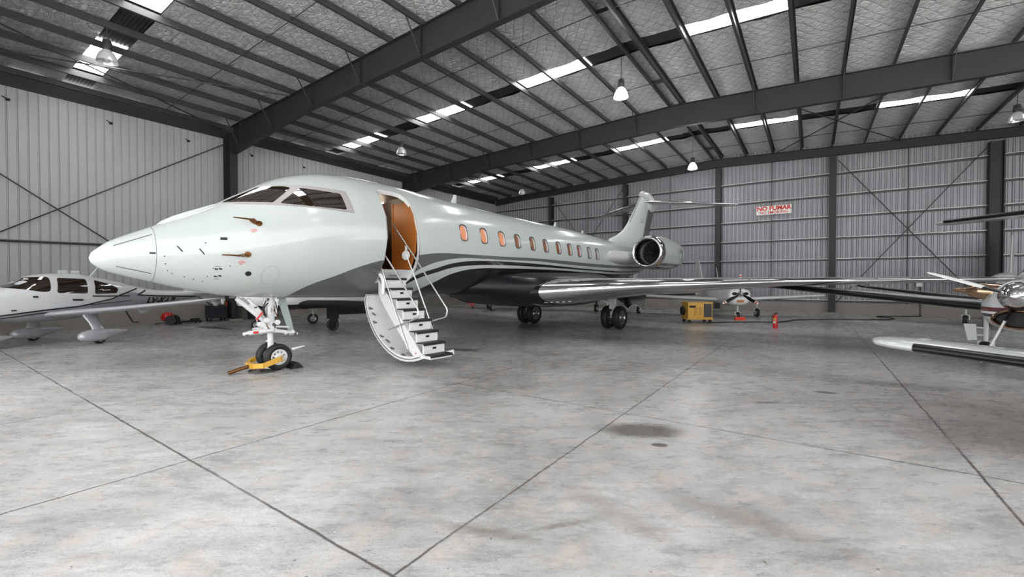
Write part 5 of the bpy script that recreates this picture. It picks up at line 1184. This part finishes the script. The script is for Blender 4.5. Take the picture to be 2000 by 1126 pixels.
q = MB(); q.lathe([(0,-.3),(.12,-.28),(.20,-.2),(.21,0),(.20,.2),(.12,.28),(0,.3)], (0,0,.36), (0,1,0), 24); q.build('tank', M_red, rc, 50)
for y in (-.33,.33): q = MB(); q.lathe([(.03,-.03),(.2,-.03),(.21,0),(.2,.03),(.03,.03)], (.18,y,.21), (0,1,0), 20, 0, True); q.build('wheel', M_black, rc, 40)
q = MB(); q.tube([(.18,-.36,.21),(.18,.36,.21)], .02, 8); q.bar((.2,0,.1),(-.45,0,.06),.05,.04); q.build('axle_frame', M_black, rc)
wp = thing('warning_post', 'slanted black post with red disc on the floor right of the stairs', 'post', (-19.9, 23.9, 0))
q = MB(); q.tube([(.05,0,.0),(-.12,0,.62)], .035, 8); q.build('pole', M_black, wp)
q = MB(); q.lathe([(0,-.03),(.14,-.03),(.14,.03),(0,.03)], (-.16,-.06,.36), (.5,-.8,0), 20); q.lathe([(0,-.03),(.12,-.03),(.12,.03),(0,.03)], (.06,-.02,.28), (.5,-.8,0), 20); q.build('disc', M_red, wp)

# ------------------------------------------------------------------ daylight, camera, output look
w = bpy.data.worlds.new('overcast'); S.world = w; w.use_nodes = True
bg = w.node_tree.nodes['Background']; bg.inputs[0].default_value = (.98,.99,1.0,1); bg.inputs[1].default_value = 2.7
sl = bpy.data.lights.new('bounce_sun', 'SUN'); sl.energy = 28; sl.angle = math.radians(1.0)  # added to light the ground outside and so brighten the ceiling
so = bpy.data.objects.new('bounce_sun', sl); COL.objects.link(so); so.location = (0, 40, 60); so.rotation_euler = (math.radians(-50), 0, math.radians(10))
pl = bpy.data.lights.new('door_portal', 'AREA'); pl.shape = 'RECTANGLE'; pl.size = XR+17.5; pl.size_y = 9.0; pl.cycles.is_portal = True
pr = bpy.data.lights.new('side_portal', 'AREA'); pr.shape = 'RECTANGLE'; pr.size = 9.5; pr.size_y = 20-YF; pr.cycles.is_portal = True
pq = bpy.data.objects.new('side_portal', pr); COL.objects.link(pq); pq.location = (XR+.1, (20+YF)/2, 4.75); pq.rotation_euler = (0, PI/2, 0)
po = bpy.data.objects.new('door_portal', pl); COL.objects.link(po); po.location = ((XR-17.5)/2, YF-.15, 4.5); po.rotation_euler = (PI/2, 0, 0)
cam = bpy.data.cameras.new('camera'); cam.sensor_width = 36; cam.lens = 850/2000*36; cam.clip_end = 300; cam.clip_start = .05
cobj = bpy.data.objects.new('camera', cam); COL.objects.link(cobj)
cobj.location = (0, 0, 1.9); cobj.rotation_euler = (math.radians(90-.87), 0, math.radians(34.6))
S.camera = cobj
S.view_settings.view_transform = 'Standard'; S.view_settings.look = 'None'; S.view_settings.gamma = 1; S.view_settings.use_curve_mapping = False
S.view_settings.exposure = 0.38
S.cycles.use_denoising = True
S.cycles.max_bounces = 8; S.cycles.diffuse_bounces = 5; S.cycles.glossy_bounces = 4; S.cycles.sample_clamp_indirect = 8
S.cycles.caustics_reflective = False; S.cycles.caustics_refractive = False
